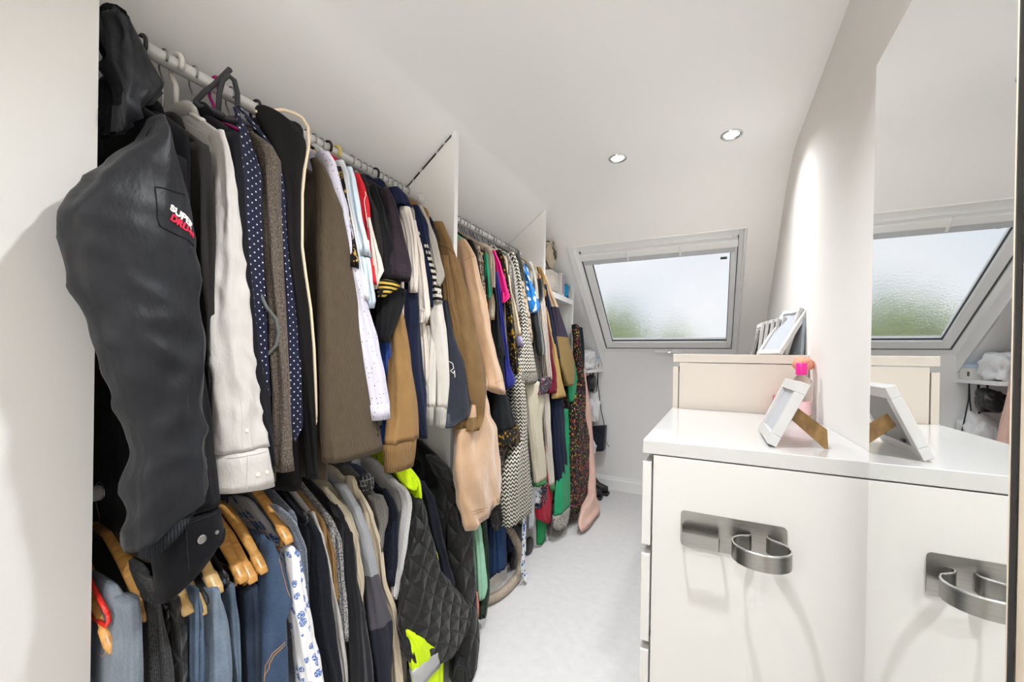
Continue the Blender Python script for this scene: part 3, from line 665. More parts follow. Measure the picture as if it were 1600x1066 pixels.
GARMENTS = [
('U1', 'waterproof_jacket', 'jacket', 'navy waterproof jacket with folded hood at the near end of the rail', 'navy_nylon', 'black', (0.398, 1.648, -0.955, 0.797, 0.019), [('sleeve', 'navy_nylon', [(1.625, -0.915, 0.367, 0.031, 0.006), (1.588, -0.911, 0.364, 0.052, 0.015), (1.518, -0.905, 0.351, 0.052, 0.052), (1.474, -0.901, 0.342, 0.052, 0.071), (1.444, -0.898, 0.335, 0.052, 0.082), (1.414, -0.895, 0.331, 0.052, 0.089), (1.365, -0.889, 0.335, 0.052, 0.089), (1.3, -0.882, 0.341, 0.052, 0.085), (1.234, -0.875, 0.35, 0.052, 0.077), (1.173, -0.868, 0.357, 0.052, 0.069), (1.117, -0.862, 0.362, 0.052, 0.061), (1.078, -0.858, 0.366, 0.052, 0.057), (1.044, -0.855, 0.368, 0.052, 0.052), (1.017, -0.852, 0.363, 0.052, 0.054), (0.99, -0.849, 0.36, 0.052, 0.056), (0.952, -0.844, 0.36, 0.052, 0.054), (0.914, -0.84, 0.356, 0.052, 0.056)], 0.0048, 0, 1, 0.035), ('ribbed_cuff', 'navy_rib', [(0.924, -0.845, 0.361, 0.045, 0.041), (0.895, -0.84, 0.36, 0.045, 0.034)], 0.002, 0, 0, 0.035), ('hood', 'navy_nylon', [(1.857, -1.06, 0.342, 0.022, 0.004), (1.848, -1.056, 0.348, 0.046, 0.008), (1.834, -1.051, 0.355, 0.055, 0.018), (1.809, -1.043, 0.361, 0.055, 0.028), (1.784, -1.035, 0.364, 0.055, 0.034), (1.745, -1.024, 0.366, 0.055, 0.039), (1.719, -1.017, 0.363, 0.055, 0.041), (1.684, -1.008, 0.354, 0.055, 0.029), (1.638, -0.997, 0.342, 0.055, 0.014), (1.595, -0.985, 0.336, 0.041, 0.007)], 0.014, 0, 1, 0), ('hood_rib', 'navy_rib', [(1.855, -1.05, 0.338, 0.02, 0.003), (1.847, -1.048, 0.344, 0.043, 0.007), (1.834, -1.045, 0.35, 0.058, 0.011)], 0.004, 0, 0, 0)]),
('U1', 'denim_jacket', 'jacket', 'black denim jacket with snap button cuff below the navy sleeve', 'black_denim', 'black', (0.439, 1.651, -0.97, 0.754, 0.019), [('sleeve', 'black_denim', [(1.591, -0.985, 0.4, 0.035, 0.044), (1.388, -0.961, 0.4, 0.035, 0.046), (1.189, -0.936, 0.405, 0.035, 0.049), (1.018, -0.915, 0.411, 0.035, 0.052), (0.897, -0.9, 0.412, 0.035, 0.06)], 0.006, 0, 0, 0), ('cuff', 'black_denim', [(0.888, -0.9, 0.411, 0.04, 0.061), (0.833, -0.897, 0.421, 0.04, 0.057), (0.795, -0.895, 0.426, 0.04, 0.054)], 0.002, 0, 0, 0.05)]),
('U1', 'suit_jacket', 'jacket', 'charcoal suit jacket squeezed between the navy jacket and white shirt', 'charcoal', 'wire', (0.48, 1.638, -0.97, 0.891, 0.014), [('sleeve', 'charcoal', [(1.634, -0.985, 0.464, 0.035, 0.017), (1.541, -0.979, 0.469, 0.035, 0.018), (1.405, -0.971, 0.47, 0.035, 0.015), (1.203, -0.958, 0.469, 0.035, 0.009), (1.003, -0.945, 0.47, 0.032, 0.008), (0.921, -0.94, 0.471, 0.031, 0.008)], 0.006, 0, 0, 0)]),
('U1', 'dress_shirt', 'shirt', 'white dress shirt with long sleeve and buttoned cuff', 'white_cotton', 'white', (0.51, 1.681, -0.97, 0.926, 0.014), [('sleeve', 'white_cotton', [(1.684, -0.985, 0.502, 0.027, 0.007), (1.64, -0.98, 0.509, 0.03, 0.008), (1.599, -0.975, 0.513, 0.03, 0.012), (1.519, -0.967, 0.514, 0.03, 0.019), (1.429, -0.957, 0.515, 0.03, 0.03), (1.322, -0.946, 0.513, 0.03, 0.04), (1.245, -0.938, 0.511, 0.03, 0.043), (1.168, -0.929, 0.512, 0.03, 0.046), (1.063, -0.918, 0.517, 0.03, 0.047), (0.993, -0.91, 0.522, 0.03, 0.053)], 0.0035, 0, 1, 0), ('cuff', 'white_cotton', [(0.991, -0.91, 0.523, 0.034, 0.052), (0.966, -0.909, 0.525, 0.034, 0.055), (0.908, -0.905, 0.528, 0.034, 0.062)], 0.001, 0, 0, -0.008)]),
('U1', 'suit_jacket', 'jacket', 'black suit jacket behind the white shirt sleeve', 'black_wool', 'wire', (0.541, 1.696, -0.97, 0.925, 0.014), [('sleeve', 'black_wool', [(1.692, -0.985, 0.531, 0.03, 0.011), (1.565, -0.976, 0.535, 0.03, 0.012), (1.421, -0.965, 0.54, 0.03, 0.02), (1.248, -0.952, 0.549, 0.03, 0.024), (1.102, -0.942, 0.565, 0.03, 0.028), (0.943, -0.93, 0.578, 0.03, 0.028)], 0.006, 0, 0, 0)]),
('U1', 'necktie', 'tie', 'navy polka dot necktie hanging nearest the white shirt', 'navy_dot', 'wire', None, [('blade', 'navy_dot', [(1.752, -0.972, 0.532, 0.004, 0.003), (1.727, -0.97, 0.545, 0.004, 0.007), (1.704, -0.968, 0.552, 0.004, 0.012), (1.618, -0.963, 0.566, 0.004, 0.024), (1.573, -0.96, 0.564, 0.004, 0.024), (1.426, -0.951, 0.567, 0.004, 0.022), (1.25, -0.94, 0.576, 0.004, 0.018), (1.131, -0.933, 0.58, 0.004, 0.016), (1.105, -0.932, 0.583, 0.004, 0.017), (1.079, -0.93, 0.571, 0.003, 0.001)], 0.002, 0, 0, 0)]),
('U1', 'tweed_blazer', 'jacket', 'grey brown tweed blazer between the two dotted neckties', 'grey_tweed', 'wire', (0.626, 1.704, -0.97, 0.885, 0.03), [('sleeve', 'grey_tweed', [(1.719, -0.985, 0.573, 0.014, 0.004), (1.702, -0.983, 0.603, 0.026, 0.017), (1.675, -0.98, 0.62, 0.026, 0.02), (1.439, -0.963, 0.621, 0.026, 0.021), (1.253, -0.949, 0.623, 0.026, 0.017), (1.098, -0.938, 0.627, 0.026, 0.016), (0.975, -0.929, 0.628, 0.026, 0.021), (0.921, -0.925, 0.629, 0.026, 0.024)], 0.006, 0, 0, 0)]),
('U1', 'necktie', 'tie', 'second navy polka dot necktie draped over the tweed shoulder', 'navy_dot', 'wire', None, [('blade', 'navy_dot', [(1.763, -0.978, 0.543, 0.004, 0.002), (1.742, -0.975, 0.57, 0.004, 0.01), (1.719, -0.973, 0.6, 0.004, 0.008), (1.69, -0.97, 0.626, 0.004, 0.009), (1.649, -0.966, 0.637, 0.004, 0.009), (1.555, -0.96, 0.644, 0.004, 0.01), (1.445, -0.952, 0.65, 0.004, 0.012), (1.334, -0.944, 0.655, 0.004, 0.016), (1.255, -0.939, 0.658, 0.004, 0.018), (1.128, -0.93, 0.655, 0.004, 0.021), (1.021, -0.922, 0.65, 0.004, 0.026), (0.986, -0.92, 0.654, 0.004, 0.002)], 0.002, 0, 0, 0)]),
('U1', 'garment_cover', 'garment cover', 'black garment cover edged with cream piping', 'black_cloth', 'black', (0.693, 1.802, -0.97, 0.848, 0.03), [('cover_front', 'black_cloth', [(1.794, -0.985, 0.623, 0.022, 0.033), (1.788, -0.984, 0.642, 0.022, 0.056), (1.764, -0.982, 0.651, 0.022, 0.064), (1.725, -0.979, 0.663, 0.022, 0.053), (1.668, -0.975, 0.666, 0.022, 0.033), (1.607, -0.972, 0.668, 0.022, 0.025), (1.473, -0.963, 0.666, 0.022, 0.02), (1.4, -0.958, 0.672, 0.022, 0.021), (1.317, -0.953, 0.682, 0.022, 0.024), (1.216, -0.946, 0.69, 0.022, 0.021), (1.125, -0.941, 0.696, 0.022, 0.017), (0.993, -0.932, 0.702, 0.022, 0.01), (0.88, -0.925, 0.708, 0.017, 0.007)], 0.004, 0, 0, 0)]),
('U1', 'pinstripe_blazer', 'jacket', 'brown pinstripe blazer with wide sleeve beside the cream piping', 'brown_pin', 'wire', (0.766, 1.679, -0.95, 0.858, 0.012), [('sleeve', 'brown_pin', [(1.735, -0.985, 0.744, 0.015, 0.006), (1.716, -0.982, 0.756, 0.022, 0.009), (1.682, -0.978, 0.766, 0.031, 0.013), (1.612, -0.97, 0.779, 0.04, 0.028), (1.478, -0.956, 0.791, 0.04, 0.051), (1.33, -0.939, 0.802, 0.04, 0.069), (1.201, -0.925, 0.804, 0.04, 0.079), (1.039, -0.908, 0.811, 0.04, 0.092), (0.921, -0.895, 0.816, 0.04, 0.095)], 0.004, 0, 0, 0)]),
('U1', 'dotted_shirt', 'shirt', 'lilac white shirt with tiny dots behind the pinstripe blazer', 'lilac_dot', 'wire', (0.793, 1.743, -0.97, 0.922, 0.012), [('sleeve', 'lilac_dot', [(1.761, -0.985, 0.769, 0.026, 0.01), (1.74, -0.981, 0.785, 0.028, 0.011), (1.692, -0.974, 0.793, 0.028, 0.016), (1.622, -0.964, 0.809, 0.028, 0.018), (1.505, -0.948, 0.828, 0.028, 0.022), (1.354, -0.927, 0.847, 0.028, 0.022), (1.24, -0.911, 0.867, 0.028, 0.035), (1.12, -0.895, 0.884, 0.028, 0.036), (1.043, -0.885, 0.893, 0.028, 0.036)], 0.004, 0, 0, 0), ('cuff', 'lilac_dot', [(1.058, -0.884, 0.888, 0.03, 0.036), (1.015, -0.882, 0.892, 0.03, 0.036)], 0.001, 0, 0, 0)]),
('U1', 'floral_shirt', 'shirt', 'black shirt with small gold flowers behind the lilac shirt', 'gold_floral', 'wire', (0.82, 1.733, -0.97, 1.035, 0.012), [('sleeve', 'gold_floral', [(1.743, -0.985, 0.819, 0.015, 0.007), (1.692, -0.975, 0.827, 0.016, 0.007), (1.616, -0.961, 0.827, 0.019, 0.008), (1.448, -0.93, 0.828, 0.025, 0.011)], 0.006, 0, 0, 0)]),
('U1', 'casual_shirt', 'shirt', 'pale grey shirt between the gold floral and pale blue', 'pale_grey', 'wire', (0.847, 1.742, -0.97, 1.013, 0.012), [('sleeve', 'pale_grey', [(1.764, -0.985, 0.826, 0.018, 0.008), (1.733, -0.979, 0.838, 0.017, 0.007), (1.67, -0.969, 0.838, 0.016, 0.007), (1.566, -0.953, 0.846, 0.021, 0.01), (1.454, -0.935, 0.856, 0.025, 0.012), (1.36, -0.92, 0.857, 0.022, 0.01)], 0.006, 0, 0, 0)]),
('U1', 'polo_shirt', 'shirt', 'pale blue short sleeved shirt next to the red one', 'pale_blue', 'wire', (0.874, 1.736, -0.97, 0.989, 0.012), [('sleeve', 'pale_blue', [(1.76, -0.985, 0.859, 0.014, 0.006), (1.726, -0.977, 0.863, 0.015, 0.007), (1.617, -0.954, 0.86, 0.021, 0.01), (1.52, -0.932, 0.865, 0.028, 0.015), (1.489, -0.925, 0.866, 0.028, 0.019)], 0.006, 0, 0, 0), ('sleeve_lining', 'pale_blue', [(1.485, -0.925, 0.864, 0.022, 0.015), (1.419, -0.92, 0.871, 0.021, 0.01), (1.363, -0.917, 0.879, 0.021, 0.01), (1.341, -0.915, 0.881, 0.015, 0.007)], 0.006, 0, 0, 0)]),
('U1', 'football_shirt', 'shirt', 'bright red football shirt with white striped sleeve edge', 'red_shirt', 'wire', (0.901, 1.737, -0.97, 1.318, 0.012), [('sleeve', 'red_shirt', [(1.753, -0.985, 0.887, 0.013, 0.006), (1.721, -0.979, 0.899, 0.016, 0.007), (1.654, -0.967, 0.902, 0.02, 0.01), (1.587, -0.956, 0.9, 0.02, 0.01), (1.502, -0.941, 0.9, 0.02, 0.01), (1.412, -0.925, 0.896, 0.019, 0.009)], 0.006, 0, 0, 0), ('sleeve_trim', 'white_jersey', [(1.613, -0.93, 0.889, 0.005, 0.002), (1.582, -0.928, 0.895, 0.007, 0.003), (1.54, -0.925, 0.903, 0.012, 0.006), (1.474, -0.92, 0.914, 0.02, 0.01), (1.457, -0.919, 0.916, 0.022, 0.011), (1.433, -0.917, 0.91, 0.012, 0.006), (1.401, -0.915, 0.903, 0.008, 0.004)], 0.006, 0, 0, 0)]),
('U1', 'tee_shirt', 'T-shirt', 'faded black T-shirt just beyond the red shirt', 'washed_black', 'black', (0.928, 1.737, -0.97, 1.278, 0.012), [('sleeve', 'washed_black', [(1.756, -0.985, 0.91, 0.012, 0.006), (1.709, -0.976, 0.919, 0.013, 0.006), (1.641, -0.963, 0.93, 0.023, 0.011), (1.51, -0.94, 0.932, 0.024, 0.012), (1.429, -0.925, 0.931, 0.025, 0.013)], 0.006, 0, 0, 0)]),
('U1', 'tee_shirt', 'T-shirt', 'black T-shirt with gold trimmed sleeve opening', 'black_jersey', 'yellow', (0.962, 1.73, -0.97, 1.194, 0.016), [('sleeve', 'black_jersey', [(1.738, -0.985, 0.95, 0.02, 0.01), (1.675, -0.969, 0.963, 0.024, 0.012), (1.517, -0.93, 0.966, 0.028, 0.034), (1.433, -0.91, 0.958, 0.028, 0.04)], 0.006, 0, 0, 0), ('gold_trim', 'gold_trim', [(1.43, -0.905, 0.952, 0.024, 0.044), (1.415, -0.904, 0.949, 0.024, 0.039), (1.396, -0.902, 0.93, 0.024, 0.016), (1.376, -0.9, 0.913, 0.011, 0.006)], 0.001, 0, 0, 0), ('lower_sleeve', 'black_jersey', [(1.421, -0.93, 0.998, 0.025, 0.051), (1.357, -0.927, 0.981, 0.025, 0.047), (1.298, -0.923, 0.959, 0.025, 0.03), (1.241, -0.92, 0.938, 0.025, 0.013)], 0.006, 0, 0, 0)]),
('U1', 'tee_shirt', 'T-shirt', 'plum charcoal T-shirt with short wide sleeve', 'plum_jersey', 'wire', (1.025, 1.741, -0.97, 1.286, 0.015), [('sleeve', 'plum_jersey', [(1.755, -0.985, 1.006, 0.015, 0.008), (1.719, -0.974, 1.015, 0.025, 0.013), (1.668, -0.959, 1.016, 0.03, 0.016), (1.598, -0.94, 1.006, 0.035, 0.023), (1.523, -0.919, 0.997, 0.035, 0.04), (1.479, -0.906, 0.991, 0.035, 0.044), (1.44, -0.895, 0.979, 0.035, 0.035)], 0.006, 0, 0, 0)]),
('U1', 'raglan_shirt', 'top', 'navy top with short white raglan sleeves', 'navy_jersey', 'wire', (1.058, 1.754, -0.97, 1.41, 0.012), [('shoulder', 'navy_jersey', [(1.772, -0.985, 1.049, 0.022, 0.012), (1.749, -0.977, 1.062, 0.028, 0.019), (1.711, -0.965, 1.069, 0.028, 0.029)], 0.006, 0, 0, 0), ('sleeve', 'white_jersey', [(1.71, -0.963, 1.076, 0.026, 0.016), (1.67, -0.957, 1.09, 0.022, 0.013), (1.594, -0.947, 1.099, 0.019, 0.011), (1.504, -0.936, 1.098, 0.016, 0.01), (1.42, -0.925, 1.091, 0.016, 0.01)], 0.006, 0, 0, 0)]),
('U1', 'rugby_shirt', 'shirt', 'white jersey with long loose sleeves before the navy polo', 'white_jersey', 'wire', (1.085, 1.72, -0.97, 0.997, 0.012), [('sleeve', 'white_jersey', [(1.687, -0.975, 1.138, 0.013, 0.008), (1.649, -0.969, 1.143, 0.013, 0.008), (1.562, -0.956, 1.15, 0.018, 0.011), (1.418, -0.935, 1.147, 0.024, 0.015), (1.352, -0.925, 1.145, 0.023, 0.014), (1.319, -0.92, 1.136, 0.013, 0.008)], 0.006, 0, 0, 0), ('body_edge', 'white_jersey', [(1.333, -0.95, 1.162, 0.016, 0.01), (1.195, -0.947, 1.175, 0.02, 0.012), (1.101, -0.945, 1.184, 0.02, 0.015)], 0.006, 0, 0, 0)]),
('U1', 'polo_shirt', 'shirt', 'dark navy polo shirt hanging before the grey hooded top', 'navy_jersey', 'wire', (1.112, 1.744, -0.97, 0.992, 0.012), [('sleeve', 'navy_jersey', [(1.748, -0.985, 1.156, 0.018, 0.011), (1.687, -0.977, 1.182, 0.025, 0.023), (1.573, -0.963, 1.193, 0.022, 0.014), (1.422, -0.945, 1.188, 0.02, 0.013), (1.382, -0.94, 1.189, 0.018, 0.012)], 0.006, 0, 0, 0)]),
('U1', 'hooded_sweater', 'top', 'light stone hooded top with pointed sleeve end', 'stone_jersey', 'black', (1.139, 1.732, -0.97, 1.196, 0.012), [('sleeve', 'stone_jersey', [(1.756, -0.985, 1.18, 0.016, 0.01), (1.706, -0.973, 1.198, 0.017, 0.011), (1.635, -0.957, 1.216, 0.021, 0.014), (1.575, -0.944, 1.222, 0.022, 0.015), (1.506, -0.929, 1.229, 0.025, 0.021), (1.46, -0.92, 1.21, 0.016, 0.01)], 0.006, 0, 0, 0)]),
('U1', 'striped_jumper', 'jumper', 'black and white striped jumper sleeve below the stone hooded top', 'bw_stripe', 'wire', (1.166, 1.694, -0.97, 1.3, 0.012), [('sleeve', 'bw_stripe', [(1.617, -0.955, 1.183, 0.01, 0.007), (1.548, -0.942, 1.196, 0.012, 0.008), (1.479, -0.929, 1.21, 0.018, 0.012), (1.4, -0.915, 1.209, 0.018, 0.012)], 0.006, 0, 0, 0)]),
('U1', 'sweatshirt', 'sweatshirt', 'off white sweatshirt with two ribbed cuffs hanging together', 'white_fleece', 'wire', (1.193, 1.691, -0.97, 1.037, 0.012), [('sleeve', 'white_fleece', [(1.41, -0.93, 1.225, 0.021, 0.014), (1.362, -0.928, 1.221, 0.028, 0.025), (1.306, -0.925, 1.231, 0.028, 0.032), (1.208, -0.92, 1.241, 0.028, 0.029), (1.099, -0.914, 1.246, 0.028, 0.026), (1.011, -0.91, 1.238, 0.025, 0.017)], 0.006, 0, 0, 0), ('ribbed_cuff', 'white_rib', [(1.014, -0.91, 1.234, 0.022, 0.023), (0.974, -0.909, 1.234, 0.022, 0.016), (0.936, -0.909, 1.233, 0.021, 0.014)], 0.001, 0, 0, 0), ('sleeve', 'white_fleece', [(1.315, -0.945, 1.22, 0.024, 0.016), (1.207, -0.94, 1.206, 0.024, 0.018), (1.101, -0.934, 1.197, 0.024, 0.021), (1.017, -0.93, 1.189, 0.023, 0.015)], 0.006, 0, 0, 0), ('ribbed_cuff', 'white_rib', [(1.02, -0.93, 1.189, 0.02, 0.015), (0.984, -0.929, 1.191, 0.017, 0.011), (0.952, -0.929, 1.189, 0.016, 0.01)], 0.001, 0, 0, 0)]),
('U1', 'jersey_shirt', 'top', 'royal blue jersey top showing below the lilac cuff', 'royal_jersey', 'wire', None, [('hem_edge', 'royal_jersey', [(1.36, -0.97, 0.991, 0.019, 0.01), (1.193, -0.962, 1.002, 0.02, 0.013), (1.025, -0.955, 1.008, 0.02, 0.016), (0.917, -0.95, 1.004, 0.02, 0.026)], 0.006, 0, 0, 0)]),
('U1', 'sweatshirt', 'sweatshirt', 'camel sweatshirt sleeve with wide ribbed cuff', 'camel_fleece', 'wire', (1.22, 1.754, -0.97, 1.102, 0.012), [('sleeve', 'camel_fleece', [(1.364, -0.955, 1.03, 0.025, 0.014), (1.321, -0.949, 1.034, 0.03, 0.017), (1.194, -0.93, 1.032, 0.032, 0.038), (1.028, -0.905, 1.019, 0.032, 0.056), (0.929, -0.89, 1.0, 0.032, 0.07)], 0.006, 0, 0, 0), ('ribbed_cuff', 'camel_rib', [(0.93, -0.89, 0.994, 0.03, 0.07), (0.885, -0.889, 0.994, 0.03, 0.064), (0.845, -0.888, 0.991, 0.03, 0.055)], 0.001, 0, 0, 0)]),
('U1', 'tracksuit_jacket', 'top', 'navy tracksuit sleeve between the camel and off white sleeves', 'navy_fleece', 'wire', (1.247, 1.73, -0.97, 1.097, 0.012), [('sleeve', 'navy_fleece', [(1.43, -0.96, 1.111, 0.026, 0.026), (1.329, -0.954, 1.115, 0.026, 0.029), (1.194, -0.946, 1.119, 0.026, 0.034), (1.013, -0.936, 1.135, 0.026, 0.03), (0.91, -0.93, 1.148, 0.02, 0.013)], 0.006, 0, 0, 0)]),
('U1', 'bomber_jacket', 'jacket', 'dark navy jacket with white script beside the off white cuffs', 'navy_nylon2', 'wire', (1.274, 1.695, -0.97, 1.197, 0.012), [('sleeve', 'navy_nylon2', [(1.421, -0.95, 1.3, 0.016, 0.011), (1.296, -0.937, 1.307, 0.024, 0.017), (1.234, -0.931, 1.32, 0.032, 0.029), (1.171, -0.925, 1.348, 0.032, 0.066), (1.081, -0.916, 1.354, 0.032, 0.085), (1.005, -0.908, 1.35, 0.032, 0.102), (0.965, -0.904, 1.328, 0.032, 0.093), (0.937, -0.9, 1.249, 0.029, 0.02)], 0.004, 0, 0, 0)]),
('U1', 'hooded_coat', 'coat', 'olive brown coat draped in front of the white divider', 'olive_wool', 'wire', (1.314, 1.716, -0.97, 1.086, 0.019), [('sleeve', 'olive_wool', [(1.724, -0.975, 1.28, 0.025, 0.017), (1.694, -0.971, 1.298, 0.026, 0.018), (1.659, -0.966, 1.32, 0.03, 0.021), (1.532, -0.95, 1.354, 0.036, 0.043), (1.429, -0.937, 1.38, 0.036, 0.051), (1.336, -0.926, 1.4, 0.036, 0.065), (1.173, -0.907, 1.447, 0.036, 0.079), (1.037, -0.891, 1.45, 0.036, 0.06), (0.957, -0.882, 1.453, 0.031, 0.026), (0.908, -0.875, 1.389, 0.035, 0.029)], 0.006, 0, 0, 0), ('sleeve', 'olive_wool', [(1.594, -0.95, 1.291, 0.019, 0.013), (1.419, -0.938, 1.309, 0.022, 0.016), (1.332, -0.932, 1.347, 0.028, 0.035), (1.197, -0.923, 1.399, 0.028, 0.057), (1.091, -0.916, 1.42, 0.028, 0.046), (0.986, -0.91, 1.41, 0.028, 0.042), (0.918, -0.905, 1.375, 0.028, 0.061)], 0.006, 0, 0, 0)]),
('U2', 'fleece_robe', 'robe', 'long peach beige fleece robe just past the tall divider', 'peach_fleece', 'wire', (1.519, 1.681, -0.97, 0.759, 0.017), [('sleeve', 'peach_fleece', [(1.709, -0.985, 1.47, 0.018, 0.014), (1.677, -0.98, 1.489, 0.027, 0.021), (1.641, -0.974, 1.505, 0.034, 0.027), (1.553, -0.961, 1.519, 0.034, 0.038), (1.451, -0.947, 1.542, 0.034, 0.048), (1.341, -0.931, 1.56, 0.034, 0.045), (1.227, -0.915, 1.585, 0.034, 0.051), (1.111, -0.899, 1.611, 0.034, 0.066), (1.048, -0.89, 1.613, 0.034, 0.07)], 0.006, 0, 0, -0.02), ('robe_skirt', 'peach_fleece', [(1.197, -0.93, 1.506, 0.036, 0.03), (1.087, -0.922, 1.485, 0.045, 0.059), (0.953, -0.911, 1.465, 0.045, 0.108), (0.878, -0.906, 1.482, 0.045, 0.155), (0.759, -0.897, 1.479, 0.045, 0.172), (0.659, -0.889, 1.489, 0.045, 0.163), (0.563, -0.882, 1.509, 0.045, 0.143), (0.531, -0.88, 1.51, 0.045, 0.131)], 0.016, 4, 0, 0.03)]),
('U2', 'jersey_blouse', 'top', 'black top right behind the peach fleece shoulder', 'black_jersey', 'wire', (1.556, 1.699, -0.97, 1.199, 0.017), [('sleeve', 'black_jersey', [(1.717, -0.985, 1.511, 0.024, 0.019), (1.679, -0.98, 1.543, 0.023, 0.018), (1.602, -0.97, 1.56, 0.021, 0.017), (1.43, -0.95, 1.579, 0.02, 0.017)], 0.006, 0, 0, 0)]),
('U2', 'print_blouse', 'blouse', 'brown snake print blouse between black top and orange flowers', 'snake_print', 'wire', (1.595, 1.703, -0.97, 1.2, 0.018), [('sleeve', 'snake_print', [(1.71, -0.985, 1.583, 0.017, 0.014), (1.642, -0.978, 1.611, 0.015, 0.013), (1.493, -0.965, 1.608, 0.017, 0.014), (1.374, -0.955, 1.606, 0.017, 0.014)], 0.006, 0, 0, 0)]),
('U2', 'floral_blouse', 'top', 'dark top with orange flowers', 'orange_floral', 'wire', (1.635, 1.701, -0.97, 1.333, 0.019), [('sleeve', 'orange_floral', [(1.704, -0.985, 1.643, 0.012, 0.011), (1.588, -0.973, 1.641, 0.014, 0.012), (1.481, -0.961, 1.631, 0.014, 0.012), (1.421, -0.955, 1.628, 0.011, 0.009)], 0.006, 0, 0, 0)]),
('U2', 'silk_scarf', 'scarf', 'green silk scarf knotted beside the orange flowers', 'green_silk', 'wire', None, [('scarf_tail', 'green_silk', [(1.692, -0.965, 1.639, 0.006, 0.005), (1.618, -0.96, 1.644, 0.009, 0.008), (1.543, -0.954, 1.647, 0.011, 0.01), (1.505, -0.952, 1.652, 0.012, 0.012), (1.48, -0.95, 1.644, 0.006, 0.005)], 0.006, 0, 0, 0)]),
('U2', 'stone_blouse', 'blouse', 'taupe blouse left of the magenta top', 'taupe_satin', 'wire', (1.695, 1.722, -0.97, 1.201, 0.016), [('sleeve', 'taupe_satin', [(1.727, -0.985, 1.685, 0.019, 0.017), (1.689, -0.981, 1.707, 0.017, 0.016), (1.538, -0.968, 1.702, 0.014, 0.013), (1.381, -0.955, 1.677, 0.014, 0.013)], 0.006, 0, 0, 0)]),
('U2', 'evening_dress', 'dress', 'black dress with mustard flower hem border', 'black_crepe', 'wire', (1.731, 1.706, -0.97, 0.99, 0.012), [('sleeve', 'black_crepe', [(1.538, -0.96, 1.706, 0.014, 0.013), (1.446, -0.955, 1.712, 0.02, 0.019), (1.199, -0.94, 1.734, 0.024, 0.052)], 0.006, 0, 0, 0), ('dress_skirt', 'black_crepe', [(1.261, -0.945, 1.721, 0.03, 0.028), (1.06, -0.933, 1.719, 0.03, 0.05), (0.95, -0.926, 1.739, 0.03, 0.086), (0.85, -0.92, 1.767, 0.03, 0.112)], 0.006, 0, 0, 0), ('flower_border', 'mustard_floral', [(0.851, -0.92, 1.785, 0.032, 0.116), (0.809, -0.917, 1.806, 0.032, 0.122), (0.77, -0.915, 1.812, 0.032, 0.111)], 0.004, 0, 0, 0)]),
('U2', 'magenta_blouse', 'top', 'bright magenta short sleeved top', 'magenta_satin', 'wire', (1.758, 1.706, -0.97, 1.343, 0.012), [('sleeve', 'magenta_satin', [(1.73, -0.985, 1.747, 0.01, 0.009), (1.652, -0.971, 1.773, 0.018, 0.017), (1.567, -0.956, 1.786, 0.023, 0.022), (1.507, -0.945, 1.799, 0.024, 0.024), (1.474, -0.94, 1.769, 0.008, 0.008)], 0.006, 0, 0, 0)]),
('U2', 'royal_blouse', 'blouse', 'royal blue blouse below the magenta sleeve', 'royal_satin', 'wire', (1.785, 1.695, -0.97, 1.13, 0.012), [('sleeve', 'royal_satin', [(1.623, -0.965, 1.741, 0.01, 0.009), (1.483, -0.953, 1.759, 0.011, 0.011), (1.358, -0.942, 1.77, 0.014, 0.014), (1.171, -0.926, 1.784, 0.019, 0.019), (1.075, -0.917, 1.807, 0.024, 0.043), (1.047, -0.915, 1.788, 0.013, 0.013)], 0.006, 0, 0, 0)]),
('U2', 'mustard_dress', 'dress', 'black dress with dense mustard leaf print', 'mustard_floral', 'wire', (1.835, 1.707, -0.97, 0.906, 0.013), [('sleeve', 'mustard_floral', [(1.743, -0.985, 1.8, 0.016, 0.015), (1.696, -0.98, 1.824, 0.018, 0.017), (1.626, -0.973, 1.838, 0.02, 0.019), (1.524, -0.963, 1.865, 0.017, 0.016), (1.366, -0.948, 1.871, 0.023, 0.023), (1.23, -0.936, 1.888, 0.02, 0.02), (1.118, -0.925, 1.882, 0.018, 0.019)], 0.006, 0, 0, 0)]),
('U2', 'cream_blouse', 'blouse', 'cream blouse sleeve with lavender cuff', 'cream_cotton', 'wire', (1.863, 1.723, -0.97, 1.202, 0.013), [('sleeve', 'cream_cotton', [(1.631, -0.965, 1.868, 0.008, 0.008), (1.566, -0.959, 1.876, 0.01, 0.01), (1.47, -0.949, 1.91, 0.015, 0.016), (1.37, -0.94, 1.929, 0.017, 0.018), (1.317, -0.935, 1.944, 0.017, 0.018)], 0.006, 0, 0, 0), ('cuff', 'lavender', [(1.317, -0.935, 1.944, 0.017, 0.018), (1.266, -0.934, 1.968, 0.017, 0.018)], 0.001, 0, 0, 0)]),
('U2', 'grey_print_blouse', 'blouse', 'grey speckled blouse next to the mustard print', 'grey_print', 'wire', (1.907, 1.727, -0.97, 1.203, 0.02), [('sleeve', 'grey_print', [(1.747, -0.985, 1.884, 0.013, 0.013), (1.677, -0.976, 1.926, 0.019, 0.019), (1.56, -0.963, 1.946, 0.017, 0.018), (1.44, -0.95, 1.951, 0.015, 0.016)], 0.006, 0, 0, 0)]),
